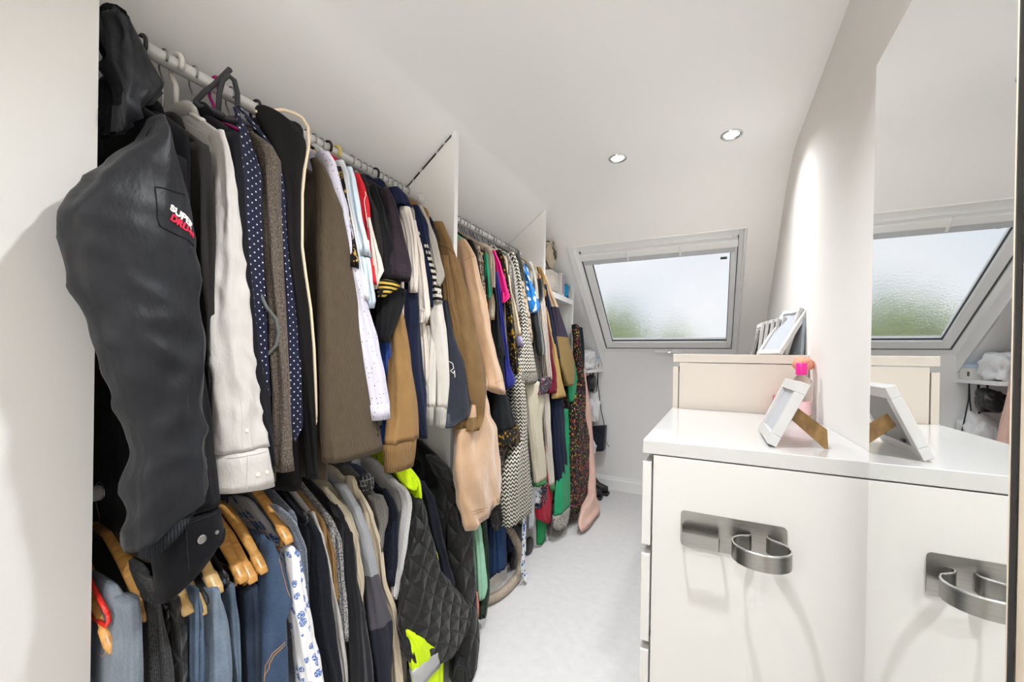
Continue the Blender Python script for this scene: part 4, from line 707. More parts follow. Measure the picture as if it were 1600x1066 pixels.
('U2', 'herringbone_cardigan', 'cardigan', 'long black and white zigzag knit cardigan with fringed sleeve', 'herringbone', 'wire', (1.968, 1.741, -0.97, 0.887, 0.028), [('sleeve', 'herringbone', [(1.766, -0.985, 1.936, 0.017, 0.017), (1.724, -0.981, 1.968, 0.021, 0.021), (1.604, -0.969, 1.997, 0.021, 0.022), (1.378, -0.949, 2.029, 0.028, 0.03), (1.237, -0.936, 2.043, 0.028, 0.082), (1.113, -0.925, 2.051, 0.028, 0.103)], 0.006, 0, 0, 0), ('sleeve_fringe', 'fringe', [(1.12, -0.924, 2.045, 0.03, 0.105), (1.081, -0.923, 2.05, 0.03, 0.111), (1.06, -0.923, 2.047, 0.03, 0.079)], 0.006, 0, 0, 0), ('cardigan_front', 'herringbone', [(1.201, -0.945, 1.943, 0.025, 0.027), (0.995, -0.935, 1.953, 0.041, 0.043), (0.791, -0.926, 1.953, 0.042, 0.045), (0.664, -0.919, 1.911, 0.045, 0.118), (0.583, -0.915, 1.901, 0.045, 0.145), (0.483, -0.91, 1.905, 0.045, 0.164), (0.374, -0.905, 1.903, 0.045, 0.146)], 0.008, 0, 0, 0)]),
('U2', 'knit_pullover', 'top', 'dark grey fine knit top beside the zigzag cardigan', 'dark_grey_knit', 'wire', (2.041, 1.75, -0.97, 1.366, 0.012), [('sleeve', 'dark_grey_knit', [(1.774, -0.985, 2.014, 0.014, 0.015), (1.718, -0.978, 2.038, 0.016, 0.017), (1.668, -0.971, 2.056, 0.014, 0.015), (1.53, -0.955, 2.052, 0.014, 0.015)], 0.006, 0, 0, 0)]),
('U2', 'leopard_blouse', 'top', 'beige leopard print top under the blue floral sleeve', 'leopard', 'wire', (2.068, 1.734, -0.97, 1.204, 0.012), [('sleeve', 'leopard', [(1.628, -0.965, 2.04, 0.012, 0.013), (1.523, -0.957, 2.053, 0.019, 0.021), (1.417, -0.949, 2.071, 0.022, 0.037), (1.293, -0.94, 2.103, 0.016, 0.018)], 0.006, 0, 0, 0)]),
('U2', 'blue_floral_shirt', 'shirt', 'blue shirt with large white flowers', 'hawaii_blue', 'wire', (2.129, 1.726, -0.97, 1.373, 0.026), [('sleeve', 'hawaii_blue', [(1.707, -0.985, 2.101, 0.011, 0.012), (1.645, -0.972, 2.132, 0.02, 0.022), (1.574, -0.957, 2.153, 0.026, 0.044), (1.503, -0.942, 2.161, 0.026, 0.059), (1.462, -0.935, 2.125, 0.018, 0.021)], 0.006, 0, 0, 0)]),
('U2', 'grey_blouse', 'blouse', 'pale grey blouse beyond the blue floral shirt', 'stone_jersey', 'wire', (2.186, 1.747, -0.97, 1.293, 0.012), [('sleeve', 'stone_jersey', [(1.765, -0.985, 2.166, 0.02, 0.023), (1.716, -0.979, 2.206, 0.022, 0.026), (1.624, -0.969, 2.23, 0.02, 0.024), (1.49, -0.955, 2.236, 0.015, 0.018)], 0.006, 0, 0, 0)]),
('U2', 'velvet_blouse', 'top', 'black velvet top with full gathered sleeve', 'black_velvet', 'wire', (2.213, 1.732, -0.97, 1.206, 0.012), [('sleeve', 'black_velvet', [(1.685, -0.96, 2.275, 0.017, 0.02), (1.58, -0.953, 2.274, 0.021, 0.025), (1.488, -0.948, 2.183, 0.025, 0.03), (1.428, -0.944, 2.187, 0.026, 0.046), (1.317, -0.937, 2.223, 0.026, 0.048), (1.249, -0.933, 2.245, 0.026, 0.049), (1.207, -0.93, 2.243, 0.017, 0.02)], 0.006, 0, 0, 0)]),
('U2', 'olive_blouse', 'blouse', 'olive mustard blouse shoulder by the slim divider', 'olive_satin', 'wire', (2.24, 1.754, -0.97, 1.298, 0.012), [('sleeve', 'olive_satin', [(1.768, -0.985, 2.325, 0.015, 0.019), (1.702, -0.977, 2.362, 0.015, 0.019), (1.585, -0.965, 2.363, 0.013, 0.017)], 0.006, 0, 0, 0)]),
('U2', 'tassel_wrap', 'wrap', 'cream striped wrap with coloured tassels', 'cream_stripe', 'wire', (2.267, 1.732, -0.97, 1.207, 0.012), [('wrap_front', 'cream_stripe', [(1.634, -0.96, 2.297, 0.017, 0.021), (1.439, -0.949, 2.307, 0.026, 0.035), (1.243, -0.939, 2.342, 0.026, 0.037), (1.075, -0.93, 2.376, 0.025, 0.032)], 0.006, 0, 0, 0), ('tassel_edge', 'tassel', [(1.085, -0.93, 2.335, 0.026, 0.091), (1.03, -0.929, 2.319, 0.026, 0.096), (0.989, -0.928, 2.245, 0.026, 0.049)], 0.006, 0, 0, 0)]),
('U2', 'maroon_jumper', 'jumper', 'maroon knitted jumper sleeve behind the tassels', 'maroon_knit', 'wire', (2.294, 1.72, -0.97, 1.207, 0.012), [('sleeve', 'maroon_knit', [(1.564, -0.96, 2.357, 0.008, 0.01), (1.445, -0.953, 2.371, 0.01, 0.012), (1.285, -0.943, 2.409, 0.017, 0.023), (1.081, -0.931, 2.439, 0.023, 0.031), (0.984, -0.925, 2.424, 0.024, 0.073)], 0.006, 0, 0, 0)]),
('U2', 'yellow_jumper', 'jumper', 'soft yellow ribbed jumper sleeve', 'yellow_knit', 'wire', (2.321, 1.718, -0.97, 1.208, 0.012), [('sleeve', 'yellow_knit', [(1.529, -0.96, 2.402, 0.008, 0.01), (1.449, -0.954, 2.413, 0.012, 0.015), (1.242, -0.94, 2.489, 0.02, 0.027), (1.079, -0.929, 2.516, 0.026, 0.047), (0.946, -0.92, 2.546, 0.026, 0.123)], 0.006, 0, 0, 0)]),
('U2', 'navy_dress', 'dress', 'navy dress edge beside the colour blocked cardigan', 'navy_crepe', 'wire', (2.348, 1.714, -0.97, 1.208, 0.012), [('sleeve', 'navy_crepe', [(1.668, -0.965, 2.376, 0.012, 0.015), (1.531, -0.957, 2.412, 0.014, 0.018), (1.371, -0.949, 2.472, 0.022, 0.039), (1.205, -0.94, 2.534, 0.022, 0.031)], 0.006, 0, 0, 0)]),
('U2', 'block_cardigan', 'cardigan', 'cardigan with cream, purple navy and camel blocked sleeve', 'block_knit_b', 'wire', (2.375, 1.7, -0.97, 1.208, 0.012), [('sleeve', 'block_knit_b', [(1.738, -0.985, 2.416, 0.01, 0.012), (1.655, -0.976, 2.471, 0.016, 0.021), (1.54, -0.964, 2.558, 0.026, 0.036), (1.348, -0.945, 2.665, 0.028, 0.105), (1.166, -0.929, 2.73, 0.028, 0.137), (1.071, -0.92, 2.742, 0.028, 0.095), (1.013, -0.915, 2.734, 0.027, 0.042)], 0.006, 0, 0, 0)]),
('F', 'pleated_skirt', 'skirt', 'cream pleated skirt with thin green trim lines', 'cream_pleat', 'wire', None, [('front', 'cream_pleat', [(1.061, -0.96, 2.215, 0.03, 0.125), (0.861, -0.95, 2.212, 0.03, 0.098), (0.7, -0.941, 2.222, 0.03, 0.08), (0.471, -0.93, 2.259, 0.03, 0.077)], 0.009, 7, 0, 0), ('trim', 'green_trim', [(0.467, -0.93, 2.259, 0.031, 0.074), (0.448, -0.93, 2.26, 0.031, 0.075)], 0.009, 7, 0, 0)]),
('F', 'pleated_skirt', 'skirt', 'second cream pleated skirt with broad green hem', 'oat_pleat', 'wire', None, [('front', 'oat_pleat', [(1.042, -0.96, 2.383, 0.03, 0.044), (0.838, -0.95, 2.4, 0.023, 0.03), (0.63, -0.941, 2.429, 0.023, 0.031), (0.39, -0.93, 2.457, 0.02, 0.026)], 0.007, 6, 0, 0), ('trim', 'green_trim', [(0.39, -0.93, 2.457, 0.02, 0.026), (0.351, -0.93, 2.465, 0.022, 0.029)], 0.007, 6, 0, 0)]),
('F', 'navy_skirt', 'skirt', 'navy skirt with dark patterned hem below the yellow sleeve', 'navy_crepe', 'wire', None, [('front', 'navy_crepe', [(0.934, -0.96, 2.617, 0.03, 0.104), (0.679, -0.946, 2.631, 0.03, 0.106), (0.369, -0.93, 2.651, 0.03, 0.092)], 0.008, 5, 0, 0), ('trim', 'dark_floral', [(0.369, -0.93, 2.651, 0.031, 0.089), (0.337, -0.93, 2.652, 0.031, 0.069)], 0.008, 5, 0, 0)]),
('F', 'satin_blouse', 'blouse', 'emerald satin blouse sleeve by the floral dress', 'green_satin', 'wire', None, [('front', 'green_satin', [(1.3, -0.95, 2.828, 0.013, 0.02), (1.075, -0.939, 2.87, 0.024, 0.095), (0.972, -0.934, 2.859, 0.024, 0.075), (0.89, -0.93, 2.834, 0.017, 0.027)], 0.006, 0, 0, 0)]),
('F', 'green_dress', 'dress', 'emerald green dress with pale ruffled hem', 'green_satin', 'wire', None, [('front', 'green_satin', [(0.84, -0.95, 2.768, 0.021, 0.032), (0.569, -0.935, 2.752, 0.025, 0.038), (0.337, -0.92, 2.66, 0.03, 0.135), (0.177, -0.91, 2.628, 0.03, 0.148)], 0.006, 0, 0, 0), ('ruffle', 'grey_ruffle', [(0.178, -0.91, 2.623, 0.032, 0.152), (0.114, -0.907, 2.61, 0.032, 0.143), (0.076, -0.905, 2.596, 0.032, 0.082)], 0.008, 8, 0, 0)]),
('F', 'tweed_dress', 'dress', 'pink flecked tweed dress behind the zigzag cardigan', 'pink_tweed', 'wire', None, [('front', 'pink_tweed', [(0.76, -0.965, 1.837, 0.02, 0.055), (0.675, -0.96, 1.837, 0.02, 0.055), (0.592, -0.955, 1.844, 0.02, 0.047)], 0.006, 0, 0, 0)]),
('F', 'print_skirt', 'skirt', 'blue and white print skirt under the cream pleats', 'blue_print', 'wire', None, [('front', 'blue_print', [(0.459, -0.95, 2.265, 0.02, 0.044), (0.329, -0.95, 2.27, 0.02, 0.028)], 0.006, 0, 0, 0)]),
('F', 'dark_floral_skirt', 'skirt', 'dark floral skirt above the red one', 'dark_floral', 'wire', None, [('front', 'dark_floral', [(0.428, -0.955, 2.378, 0.02, 0.096), (0.285, -0.955, 2.369, 0.02, 0.101)], 0.006, 6, 0, 0)]),
('F', 'red_skirt', 'skirt', 'crimson red skirt with pointed hem', 'crimson', 'wire', None, [('front', 'crimson', [(0.627, -0.97, 2.426, 0.024, 0.065), (0.333, -0.961, 2.409, 0.024, 0.129), (0.223, -0.957, 2.41, 0.024, 0.111), (0.138, -0.955, 2.465, 0.02, 0.026)], 0.007, 5, 0, 0)]),
('F', 'grey_skirt', 'skirt', 'pale grey denim skirt with dark hem edge', 'pale_denim', 'wire', None, [('front', 'pale_denim', [(0.472, -0.975, 2.23, 0.022, 0.044), (0.34, -0.97, 2.224, 0.022, 0.027), (0.197, -0.965, 2.209, 0.022, 0.027)], 0.006, 0, 0, 0)]),
('F', 'green_trousers', 'trousers', 'bright green trousers hanging above the carpet', 'bright_green', 'wire', None, [('front', 'bright_green', [(0.62, -1.0, 2.445, 0.022, 0.055), (0.181, -0.993, 2.452, 0.022, 0.063), (0.02, -0.983, 2.433, 0.022, 0.062)], 0.006, 5, 0, 0)]),
('F', 'print_scarf', 'scarf', 'narrow blue and white print scarf trailing to the carpet', 'blue_print', 'wire', None, [('front', 'blue_print', [(0.377, -0.9, 1.979, 0.006, 0.021), (0.163, -0.891, 1.96, 0.006, 0.021), (0.121, -0.889, 1.941, 0.006, 0.02), (0.076, -0.887, 1.952, 0.006, 0.025), (0.026, -0.886, 1.979, 0.006, 0.021), (0.02, -0.869, 1.95, 0.003, 0.004)], 0.002, 0, 0, 0)]),
('F', 'cord_trousers', 'trousers', 'blue corduroy trousers above the vacuum hose', 'blue_cord', 'wire', None, [('front', 'blue_cord', [(0.528, -1.0, 1.872, 0.024, 0.064), (0.346, -0.994, 1.877, 0.024, 0.06), (0.098, -0.985, 1.88, 0.024, 0.056)], 0.006, 4, 0, 0)]),
('F', 'cord_trousers', 'trousers', 'darker blue trouser leg beside the blue corduroy', 'blue_cord2', 'wire', None, [('front', 'blue_cord2', [(0.562, -0.985, 1.758, 0.021, 0.019), (0.371, -0.976, 1.762, 0.018, 0.016), (0.131, -0.965, 1.749, 0.014, 0.013)], 0.006, 0, 0, 0)]),
('F', 'dark_jeans', 'jeans', 'dark indigo jeans behind the blue corduroy', 'indigo', 'wire', None, [('front', 'indigo', [(0.482, -1.02, 2.03, 0.02, 0.039), (0.231, -1.013, 2.029, 0.02, 0.02), (0.12, -1.01, 2.023, 0.014, 0.015)], 0.006, 0, 0, 0)]),
('F', 'sequin_blouse', 'top', 'black sequinned top peeping under the fleece robe', 'sequin', 'wire', None, [('front', 'sequin', [(0.481, -0.94, 1.737, 0.025, 0.072), (0.413, -0.937, 1.737, 0.025, 0.06), (0.371, -0.935, 1.723, 0.019, 0.018)], 0.006, 0, 0, 0)]),
('F', 'mint_blouse', 'blouse', 'mint green blouse hem beside the black quilted coat', 'mint', 'wire', None, [('front', 'mint', [(0.524, -0.93, 1.517, 0.017, 0.015), (0.438, -0.921, 1.527, 0.02, 0.019), (0.299, -0.906, 1.532, 0.02, 0.024), (0.191, -0.895, 1.529, 0.02, 0.028), (0.154, -0.89, 1.517, 0.014, 0.012)], 0.006, 0, 0, 0)]),
('F', 'sparkle_dress', 'dress', 'dark green sparkly dress hem next to the mint blouse', 'green_sparkle', 'wire', None, [('front', 'green_sparkle', [(0.458, -0.95, 1.616, 0.023, 0.02), (0.314, -0.934, 1.616, 0.02, 0.017), (0.135, -0.911, 1.575, 0.025, 0.038), (0.067, -0.9, 1.537, 0.025, 0.026)], 0.006, 0, 0, 0)]),
('F', 'salmon_blouse', 'top', 'salmon coloured garment edge by the quilted coat', 'salmon', 'wire', None, [('front', 'salmon', [(0.219, -0.88, 1.453, 0.01, 0.008), (0.162, -0.877, 1.461, 0.01, 0.008), (0.109, -0.875, 1.461, 0.008, 0.007)], 0.006, 0, 0, 0)]),
('F', 'crimson_blouse', 'top', 'small red garment corner under the robe hem', 'crimson', 'wire', None, [('front', 'crimson', [(0.52, -0.93, 1.481, 0.015, 0.02), (0.483, -0.93, 1.477, 0.011, 0.009)], 0.006, 0, 0, 0)]),
('F', 'floral_dress', 'dress', 'long black dress covered in small bright flowers', 'bright_floral', 'wire', None, [('front', 'bright_floral', [(1.457, -0.935, 2.918, 0.024, 0.039), (1.353, -0.931, 2.951, 0.027, 0.043), (1.208, -0.926, 2.967, 0.029, 0.048), (1.013, -0.918, 3.012, 0.032, 0.053), (0.822, -0.911, 2.958, 0.035, 0.157), (0.531, -0.9, 2.972, 0.035, 0.226), (0.28, -0.891, 3.012, 0.035, 0.27), (0.097, -0.885, 3.038, 0.035, 0.295)], 0.012, 6, 0, 0)]),
('F', 'blush_dress', 'dress', 'blush pink long dress pooling on the carpet', 'blush_satin', 'wire', None, [('front', 'blush_satin', [(1.21, -0.98, 3.27, 0.015, 0.025), (1.0, -0.951, 3.242, 0.019, 0.033), (0.741, -0.916, 3.229, 0.028, 0.051), (0.394, -0.866, 3.175, 0.025, 0.048), (0.172, -0.83, 3.08, 0.029, 0.055), (0.136, -0.819, 2.963, 0.03, 0.17), (0.077, -0.809, 2.931, 0.03, 0.255), (0.03, -0.79, 2.914, 0.03, 0.241)], 0.006, 0, 0, 0)]),
('F', 'dark_pullover', 'top', 'dark teal top on the coral hanger', 'dark_teal', 'wire', None, [('front', 'dark_teal', [(1.459, -0.985, 3.193, 0.02, 0.044), (1.314, -0.979, 3.218, 0.02, 0.045), (1.062, -0.97, 3.238, 0.02, 0.046)], 0.006, 0, 0, 0)]),
('L1', 'jeans', 'jeans', 'grey blue jeans folded over the first wooden hanger', 'grey_denim', 'wire', None, [('leg_front', 'grey_denim', [(0.762, -0.93, 0.341, 0.03, 0.013), (0.733, -0.927, 0.342, 0.03, 0.013), (0.617, -0.916, 0.34, 0.03, 0.016), (0.56, -0.91, 0.338, 0.03, 0.016)], 0.007, 4, 0, 0)]),
('L1', 'tweed_trousers', 'trousers', 'charcoal tweed trousers beside the grey blue jeans', 'char_tweed', 'wire', None, [('leg_front', 'char_tweed', [(0.773, -0.965, 0.381, 0.029, 0.006), (0.711, -0.957, 0.387, 0.03, 0.011), (0.572, -0.939, 0.392, 0.03, 0.018), (0.512, -0.93, 0.389, 0.03, 0.018)], 0.006, 0, 0, 0)]),
('L1', 'quilted_gilet', 'gilet', 'black quilted gilet behind the wooden hangers', 'black_quilt', 'wire', None, [('front_panel', 'black_quilt', [(0.706, -0.975, 0.423, 0.026, 0.014), (0.622, -0.966, 0.426, 0.026, 0.019), (0.541, -0.957, 0.426, 0.026, 0.02), (0.476, -0.95, 0.423, 0.026, 0.019)], 0.006, 0, 0, 0)]),
('L1', 'jeans', 'jeans', 'mid blue jeans with deep creases by the black hanger', 'mid_denim', 'wire', None, [('leg_front', 'mid_denim', [(0.712, -0.965, 0.459, 0.023, 0.006), (0.655, -0.962, 0.462, 0.026, 0.009), (0.519, -0.954, 0.459, 0.026, 0.01), (0.449, -0.95, 0.458, 0.026, 0.01)], 0.008, 4, 0, 0)]),
('L1', 'jeans', 'jeans', 'washed pale blue jeans below the yellow wood hanger', 'wash_denim', 'wire', None, [('leg_front', 'wash_denim', [(0.698, -0.96, 0.491, 0.03, 0.008), (0.612, -0.951, 0.496, 0.03, 0.018), (0.5, -0.938, 0.494, 0.03, 0.024), (0.432, -0.93, 0.49, 0.03, 0.024)], 0.006, 3, 0, 0)]),
('L1', 'jeans', 'jeans', 'faded blue jeans between pale and dark pairs', 'fade_denim', 'wire', None, [('leg_front', 'fade_denim', [(0.685, -0.97, 0.529, 0.026, 0.009), (0.586, -0.962, 0.534, 0.026, 0.012), (0.465, -0.951, 0.535, 0.026, 0.007), (0.392, -0.945, 0.533, 0.026, 0.007)], 0.006, 3, 0, 0)]),
('L1', 'jeans', 'jeans', 'dark navy jeans under the pair of wooden hanger ends', 'navy_denim', 'wire', None, [('leg_front', 'navy_denim', [(0.655, -0.97, 0.577, 0.026, 0.014), (0.56, -0.964, 0.578, 0.026, 0.015), (0.435, -0.955, 0.576, 0.026, 0.016), (0.358, -0.95, 0.574, 0.026, 0.015)], 0.005, 3, 0, 0)]),
('L1', 'jeans', 'jeans', 'deep blue jeans with orange pocket stitching', 'deep_denim', 'wire', None, [('leg_front', 'deep_denim', [(0.744, -0.97, 0.619, 0.025, 0.008), (0.689, -0.964, 0.625, 0.03, 0.021), (0.625, -0.958, 0.631, 0.03, 0.036), (0.584, -0.954, 0.637, 0.03, 0.044), (0.546, -0.949, 0.623, 0.03, 0.031), (0.415, -0.934, 0.615, 0.03, 0.034), (0.339, -0.925, 0.611, 0.03, 0.034)], 0.005, 0, 0, 0)]),
('L1', 'rose_blouse', 'blouse', 'white blouse printed with small blue roses', 'blue_rose', 'wood', (0.67, 0.708, -0.97, 0.218, 0.012), [('sleeve', 'blue_rose', [(0.714, -0.965, 0.668, 0.022, 0.008), (0.692, -0.962, 0.674, 0.03, 0.016), (0.598, -0.948, 0.68, 0.03, 0.021), (0.494, -0.933, 0.693, 0.03, 0.023), (0.363, -0.913, 0.7, 0.03, 0.031), (0.282, -0.9, 0.697, 0.03, 0.033)], 0.009, 4, 0, 0)]),
('L1', 'mohair_cardigan', 'cardigan', 'fluffy grey blue cardigan behind the rose blouse', 'mohair', 'black', (0.697, 0.781, -0.97, 0.253, 0.012), [('sleeve', 'mohair', [(0.82, -0.985, 0.646, 0.018, 0.006), (0.791, -0.982, 0.667, 0.025, 0.009), (0.759, -0.979, 0.684, 0.027, 0.01), (0.691, -0.973, 0.707, 0.026, 0.01), (0.598, -0.963, 0.712, 0.021, 0.008), (0.487, -0.95, 0.709, 0.02, 0.008)], 0.006, 0, 0, 0)]),
('L1', 'waffle_jumper', 'jumper', 'dark navy waffle knit jumper before the white cardigan', 'navy_waffle', 'wire', (0.734, 0.746, -0.97, 0.16, 0.012), [('sleeve', 'navy_waffle', [(0.764, -0.985, 0.734, 0.021, 0.008), (0.713, -0.979, 0.752, 0.031, 0.012), (0.645, -0.971, 0.759, 0.032, 0.02), (0.559, -0.96, 0.761, 0.032, 0.022), (0.446, -0.945, 0.766, 0.032, 0.025), (0.303, -0.927, 0.777, 0.032, 0.022), (0.214, -0.915, 0.776, 0.032, 0.02)], 0.006, 0, 0, 0)]),
('L1', 'long_cardigan', 'cardigan', 'white fine knit cardigan edge after the navy waffle', 'white_cotton', 'wire', (0.761, 0.747, -0.97, 0.149, 0.012), [('sleeve', 'white_cotton', [(0.769, -0.985, 0.752, 0.014, 0.005), (0.73, -0.981, 0.764, 0.013, 0.005), (0.688, -0.977, 0.778, 0.015, 0.006), (0.601, -0.967, 0.792, 0.016, 0.007), (0.449, -0.951, 0.808, 0.022, 0.009), (0.272, -0.931, 0.818, 0.019, 0.009), (0.178, -0.92, 0.818, 0.018, 0.008)], 0.006, 0, 0, 0)]),
('L1', 'camel_jumper', 'jumper', 'thin camel knit sliver by the white cardigan', 'camel_fleece', 'wire', (0.788, 0.728, -0.97, 0.204, 0.012), [('sleeve', 'camel_fleece', [(0.735, -0.985, 0.787, 0.007, 0.003), (0.689, -0.979, 0.801, 0.009, 0.004), (0.638, -0.971, 0.81, 0.013, 0.005), (0.571, -0.961, 0.809, 0.01, 0.004), (0.503, -0.95, 0.806, 0.01, 0.004)], 0.006, 0, 0, 0)]),
('L1', 'boucle_cardigan', 'cardigan', 'navy and white boucle cardigan', 'boucle', 'wire', (0.815, 0.725, -0.97, 0.141, 0.012), [('sleeve', 'boucle', [(0.754, -0.985, 0.796, 0.008, 0.003), (0.72, -0.982, 0.812, 0.016, 0.007), (0.661, -0.976, 0.832, 0.018, 0.008), (0.57, -0.966, 0.836, 0.013, 0.006), (0.485, -0.957, 0.84, 0.014, 0.006), (0.377, -0.945, 0.836, 0.012, 0.005)], 0.006, 0, 0, 0)]),
('L1', 'fleece_jacket', 'jacket', 'black fleece jacket next to the cream knit', 'black_fleece', 'wire', (0.842, 0.727, -0.97, 0.067, 0.012), [('sleeve', 'black_fleece', [(0.771, -0.985, 0.823, 0.019, 0.008), (0.719, -0.98, 0.848, 0.019, 0.008), (0.672, -0.975, 0.865, 0.023, 0.01), (0.558, -0.961, 0.866, 0.026, 0.012), (0.442, -0.947, 0.871, 0.034, 0.016), (0.233, -0.922, 0.878, 0.034, 0.03), (0.139, -0.91, 0.874, 0.034, 0.033)], 0.006, 0, 0, 0)]),
('L1', 'cream_jumper', 'jumper', 'chunky cream jumper with creased sleeve', 'cream_knit', 'wire', (0.869, 0.748, -0.97, 0.144, 0.012), [('sleeve', 'cream_knit', [(0.828, -0.985, 0.792, 0.013, 0.005), (0.797, -0.981, 0.812, 0.016, 0.007), (0.734, -0.973, 0.856, 0.021, 0.01), (0.641, -0.959, 0.878, 0.018, 0.008), (0.527, -0.941, 0.88, 0.015, 0.007), (0.429, -0.925, 0.879, 0.008, 0.004)], 0.006, 0, 1, 0)]),
('L1', 'block_sweatshirt', 'sweatshirt', 'grey and navy colour blocked sweatshirt', 'block_knit_a', 'wire', (0.896, 0.756, -0.97, 0.05, 0.012), [('sleeve', 'block_knit_a', [(0.821, -0.985, 0.846, 0.025, 0.011), (0.779, -0.981, 0.867, 0.026, 0.012), (0.735, -0.976, 0.887, 0.03, 0.014), (0.643, -0.967, 0.914, 0.034, 0.016), (0.517, -0.954, 0.932, 0.031, 0.016), (0.428, -0.945, 0.949, 0.034, 0.027), (0.346, -0.936, 0.964, 0.034, 0.041), (0.181, -0.917, 0.954, 0.034, 0.026), (0.086, -0.905, 0.944, 0.034, 0.025)], 0.006, 0, 0, 0)]),
('L1', 'beige_hoodie', 'hoodie', 'beige hooded sweatshirt with long pale sleeve', 'beige_fleece', 'wire', (0.94, 0.733, -0.97, 0.05, 0.02), [('sleeve', 'beige_fleece', [(0.789, -0.985, 0.904, 0.017, 0.008), (0.74, -0.98, 0.931, 0.017, 0.008), (0.703, -0.977, 0.947, 0.02, 0.01), (0.581, -0.964, 0.978, 0.02, 0.01), (0.475, -0.953, 0.983, 0.017, 0.009), (0.365, -0.942, 1.015, 0.025, 0.014), (0.232, -0.929, 1.028, 0.026, 0.015), (0.134, -0.917, 1.021, 0.028, 0.016), (0.032, -0.905, 1.012, 0.029, 0.016)], 0.006, 0, 0, 0), ('hood', 'beige_fleece', [(0.829, -1.0, 0.895, 0.017, 0.008), (0.814, -0.996, 0.894, 0.026, 0.012), (0.786, -0.99, 0.898, 0.023, 0.011), (0.761, -0.985, 0.907, 0.015, 0.007)], 0.006, 0, 0, 0)]),
('L1', 'wool_coat', 'coat', 'grey herringbone wool coat with checked collar', 'grey_wool', 'wire', (0.995, 0.728, -0.97, 0.05, 0.023), [('sleeve', 'grey_wool', [(0.749, -0.975, 0.978, 0.03, 0.015), (0.702, -0.97, 0.992, 0.03, 0.023), (0.66, -0.966, 0.995, 0.027, 0.014), (0.628, -0.962, 0.987, 0.018, 0.01), (0.57, -0.955, 0.98, 0.012, 0.006)], 0.006, 0, 0, 0), ('collar', 'plaid_collar', [(0.805, -1.03, 0.988, 0.014, 0.021), (0.786, -1.022, 0.986, 0.014, 0.033), (0.759, -1.01, 0.981, 0.014, 0.021)], 0.006, 0, 0, 0)]),
('L1', 'navy_jumper', 'jumper', 'navy cable jumper behind the grey wool coat', 'navy_cable', 'wire', (1.045, 0.713, -0.97, 0.05, 0.023), [('sleeve', 'navy_cable', [(0.758, -0.985, 1.017, 0.016, 0.009), (0.716, -0.981, 1.042, 0.02, 0.011), (0.667, -0.976, 1.055, 0.024, 0.013), (0.543, -0.962, 1.041, 0.025, 0.014), (0.443, -0.95, 1.022, 0.016, 0.009)], 0.006, 0, 0, 0)]),
('L1', 'grey_cardigan', 'cardigan', 'pale grey marl cardigan with rolled sleeve edge', 'grey_marl', 'wire', (1.118, 0.722, -0.97, 0.05, 0.026), [('sleeve', 'grey_marl', [(0.784, -0.975, 1.052, 0.015, 0.008), (0.728, -0.971, 1.104, 0.024, 0.014), (0.682, -0.967, 1.117, 0.025, 0.015), (0.563, -0.954, 1.078, 0.023, 0.013), (0.476, -0.944, 1.051, 0.019, 0.011), (0.396, -0.935, 1.031, 0.011, 0.006)], 0.006, 0, 0, 0)]),
('L1', 'quilted_jacket', 'jacket', 'black quilted jacket with sleeve swinging toward the carpet', 'black_quilt', 'wire', (1.174, 0.679, -0.97, 0.05, 0.012), [('sleeve', 'black_quilt', [(0.679, -0.965, 1.175, 0.021, 0.013), (0.636, -0.956, 1.168, 0.033, 0.02), (0.597, -0.946, 1.151, 0.043, 0.027), (0.514, -0.928, 1.14, 0.045, 0.061), (0.435, -0.91, 1.13, 0.045, 0.09), (0.342, -0.891, 1.146, 0.045, 0.142), (0.259, -0.877, 1.179, 0.045, 0.173), (0.191, -0.867, 1.217, 0.045, 0.178), (0.139, -0.857, 1.224, 0.045, 0.095), (0.108, -0.85, 1.221, 0.02, 0.015)], 0.008, 0, 0, 0)]),
('L1', 'hi_vis_vest', 'vest', 'fluorescent yellow safety vest with grey reflective band', 'hi_vis', 'black', (1.201, 0.735, -0.97, 0.078, 0.012), [('collar_flap', 'hi_vis', [(0.801, -1.02, 1.143, 0.012, 0.035), (0.763, -1.001, 1.157, 0.012, 0.043), (0.727, -0.984, 1.175, 0.012, 0.038), (0.713, -0.975, 1.165, 0.011, 0.006)], 0.006, 0, 0, 0), ('front_edge', 'hi_vis', [(0.608, -0.92, 1.166, 0.006, 0.004), (0.525, -0.911, 1.177, 0.012, 0.016), (0.455, -0.904, 1.194, 0.012, 0.028), (0.418, -0.9, 1.199, 0.012, 0.01)], 0.006, 0, 0, 0), ('lower_front', 'hi_vis', [(0.328, -0.86, 1.01, 0.007, 0.004), (0.272, -0.859, 1.051, 0.022, 0.028), (0.177, -0.856, 1.102, 0.022, 0.076), (0.091, -0.853, 1.108, 0.022, 0.075), (0.02, -0.84, 1.089, 0.022, 0.074)], 0.008, 0, 0, 0), ('reflective_band', 'reflective', [(0.19, -0.853, 1.097, 0.026, 0.077), (0.132, -0.852, 1.106, 0.026, 0.076)], 0.003, 0, 0, 0)]),
('L1', 'navy_coat', 'coat', 'navy wool coat between the yellow vest and quilted coat', 'navy_wool', 'wire', (1.264, 0.671, -0.97, 0.05, 0.029), [('sleeve', 'navy_wool', [(0.73, -0.985, 1.216, 0.019, 0.012), (0.654, -0.971, 1.251, 0.027, 0.018), (0.533, -0.947, 1.259, 0.03, 0.02), (0.408, -0.923, 1.278, 0.029, 0.021), (0.329, -0.908, 1.287, 0.03, 0.038), (0.294, -0.9, 1.282, 0.018, 0.013)], 0.006, 0, 0, 0)]),
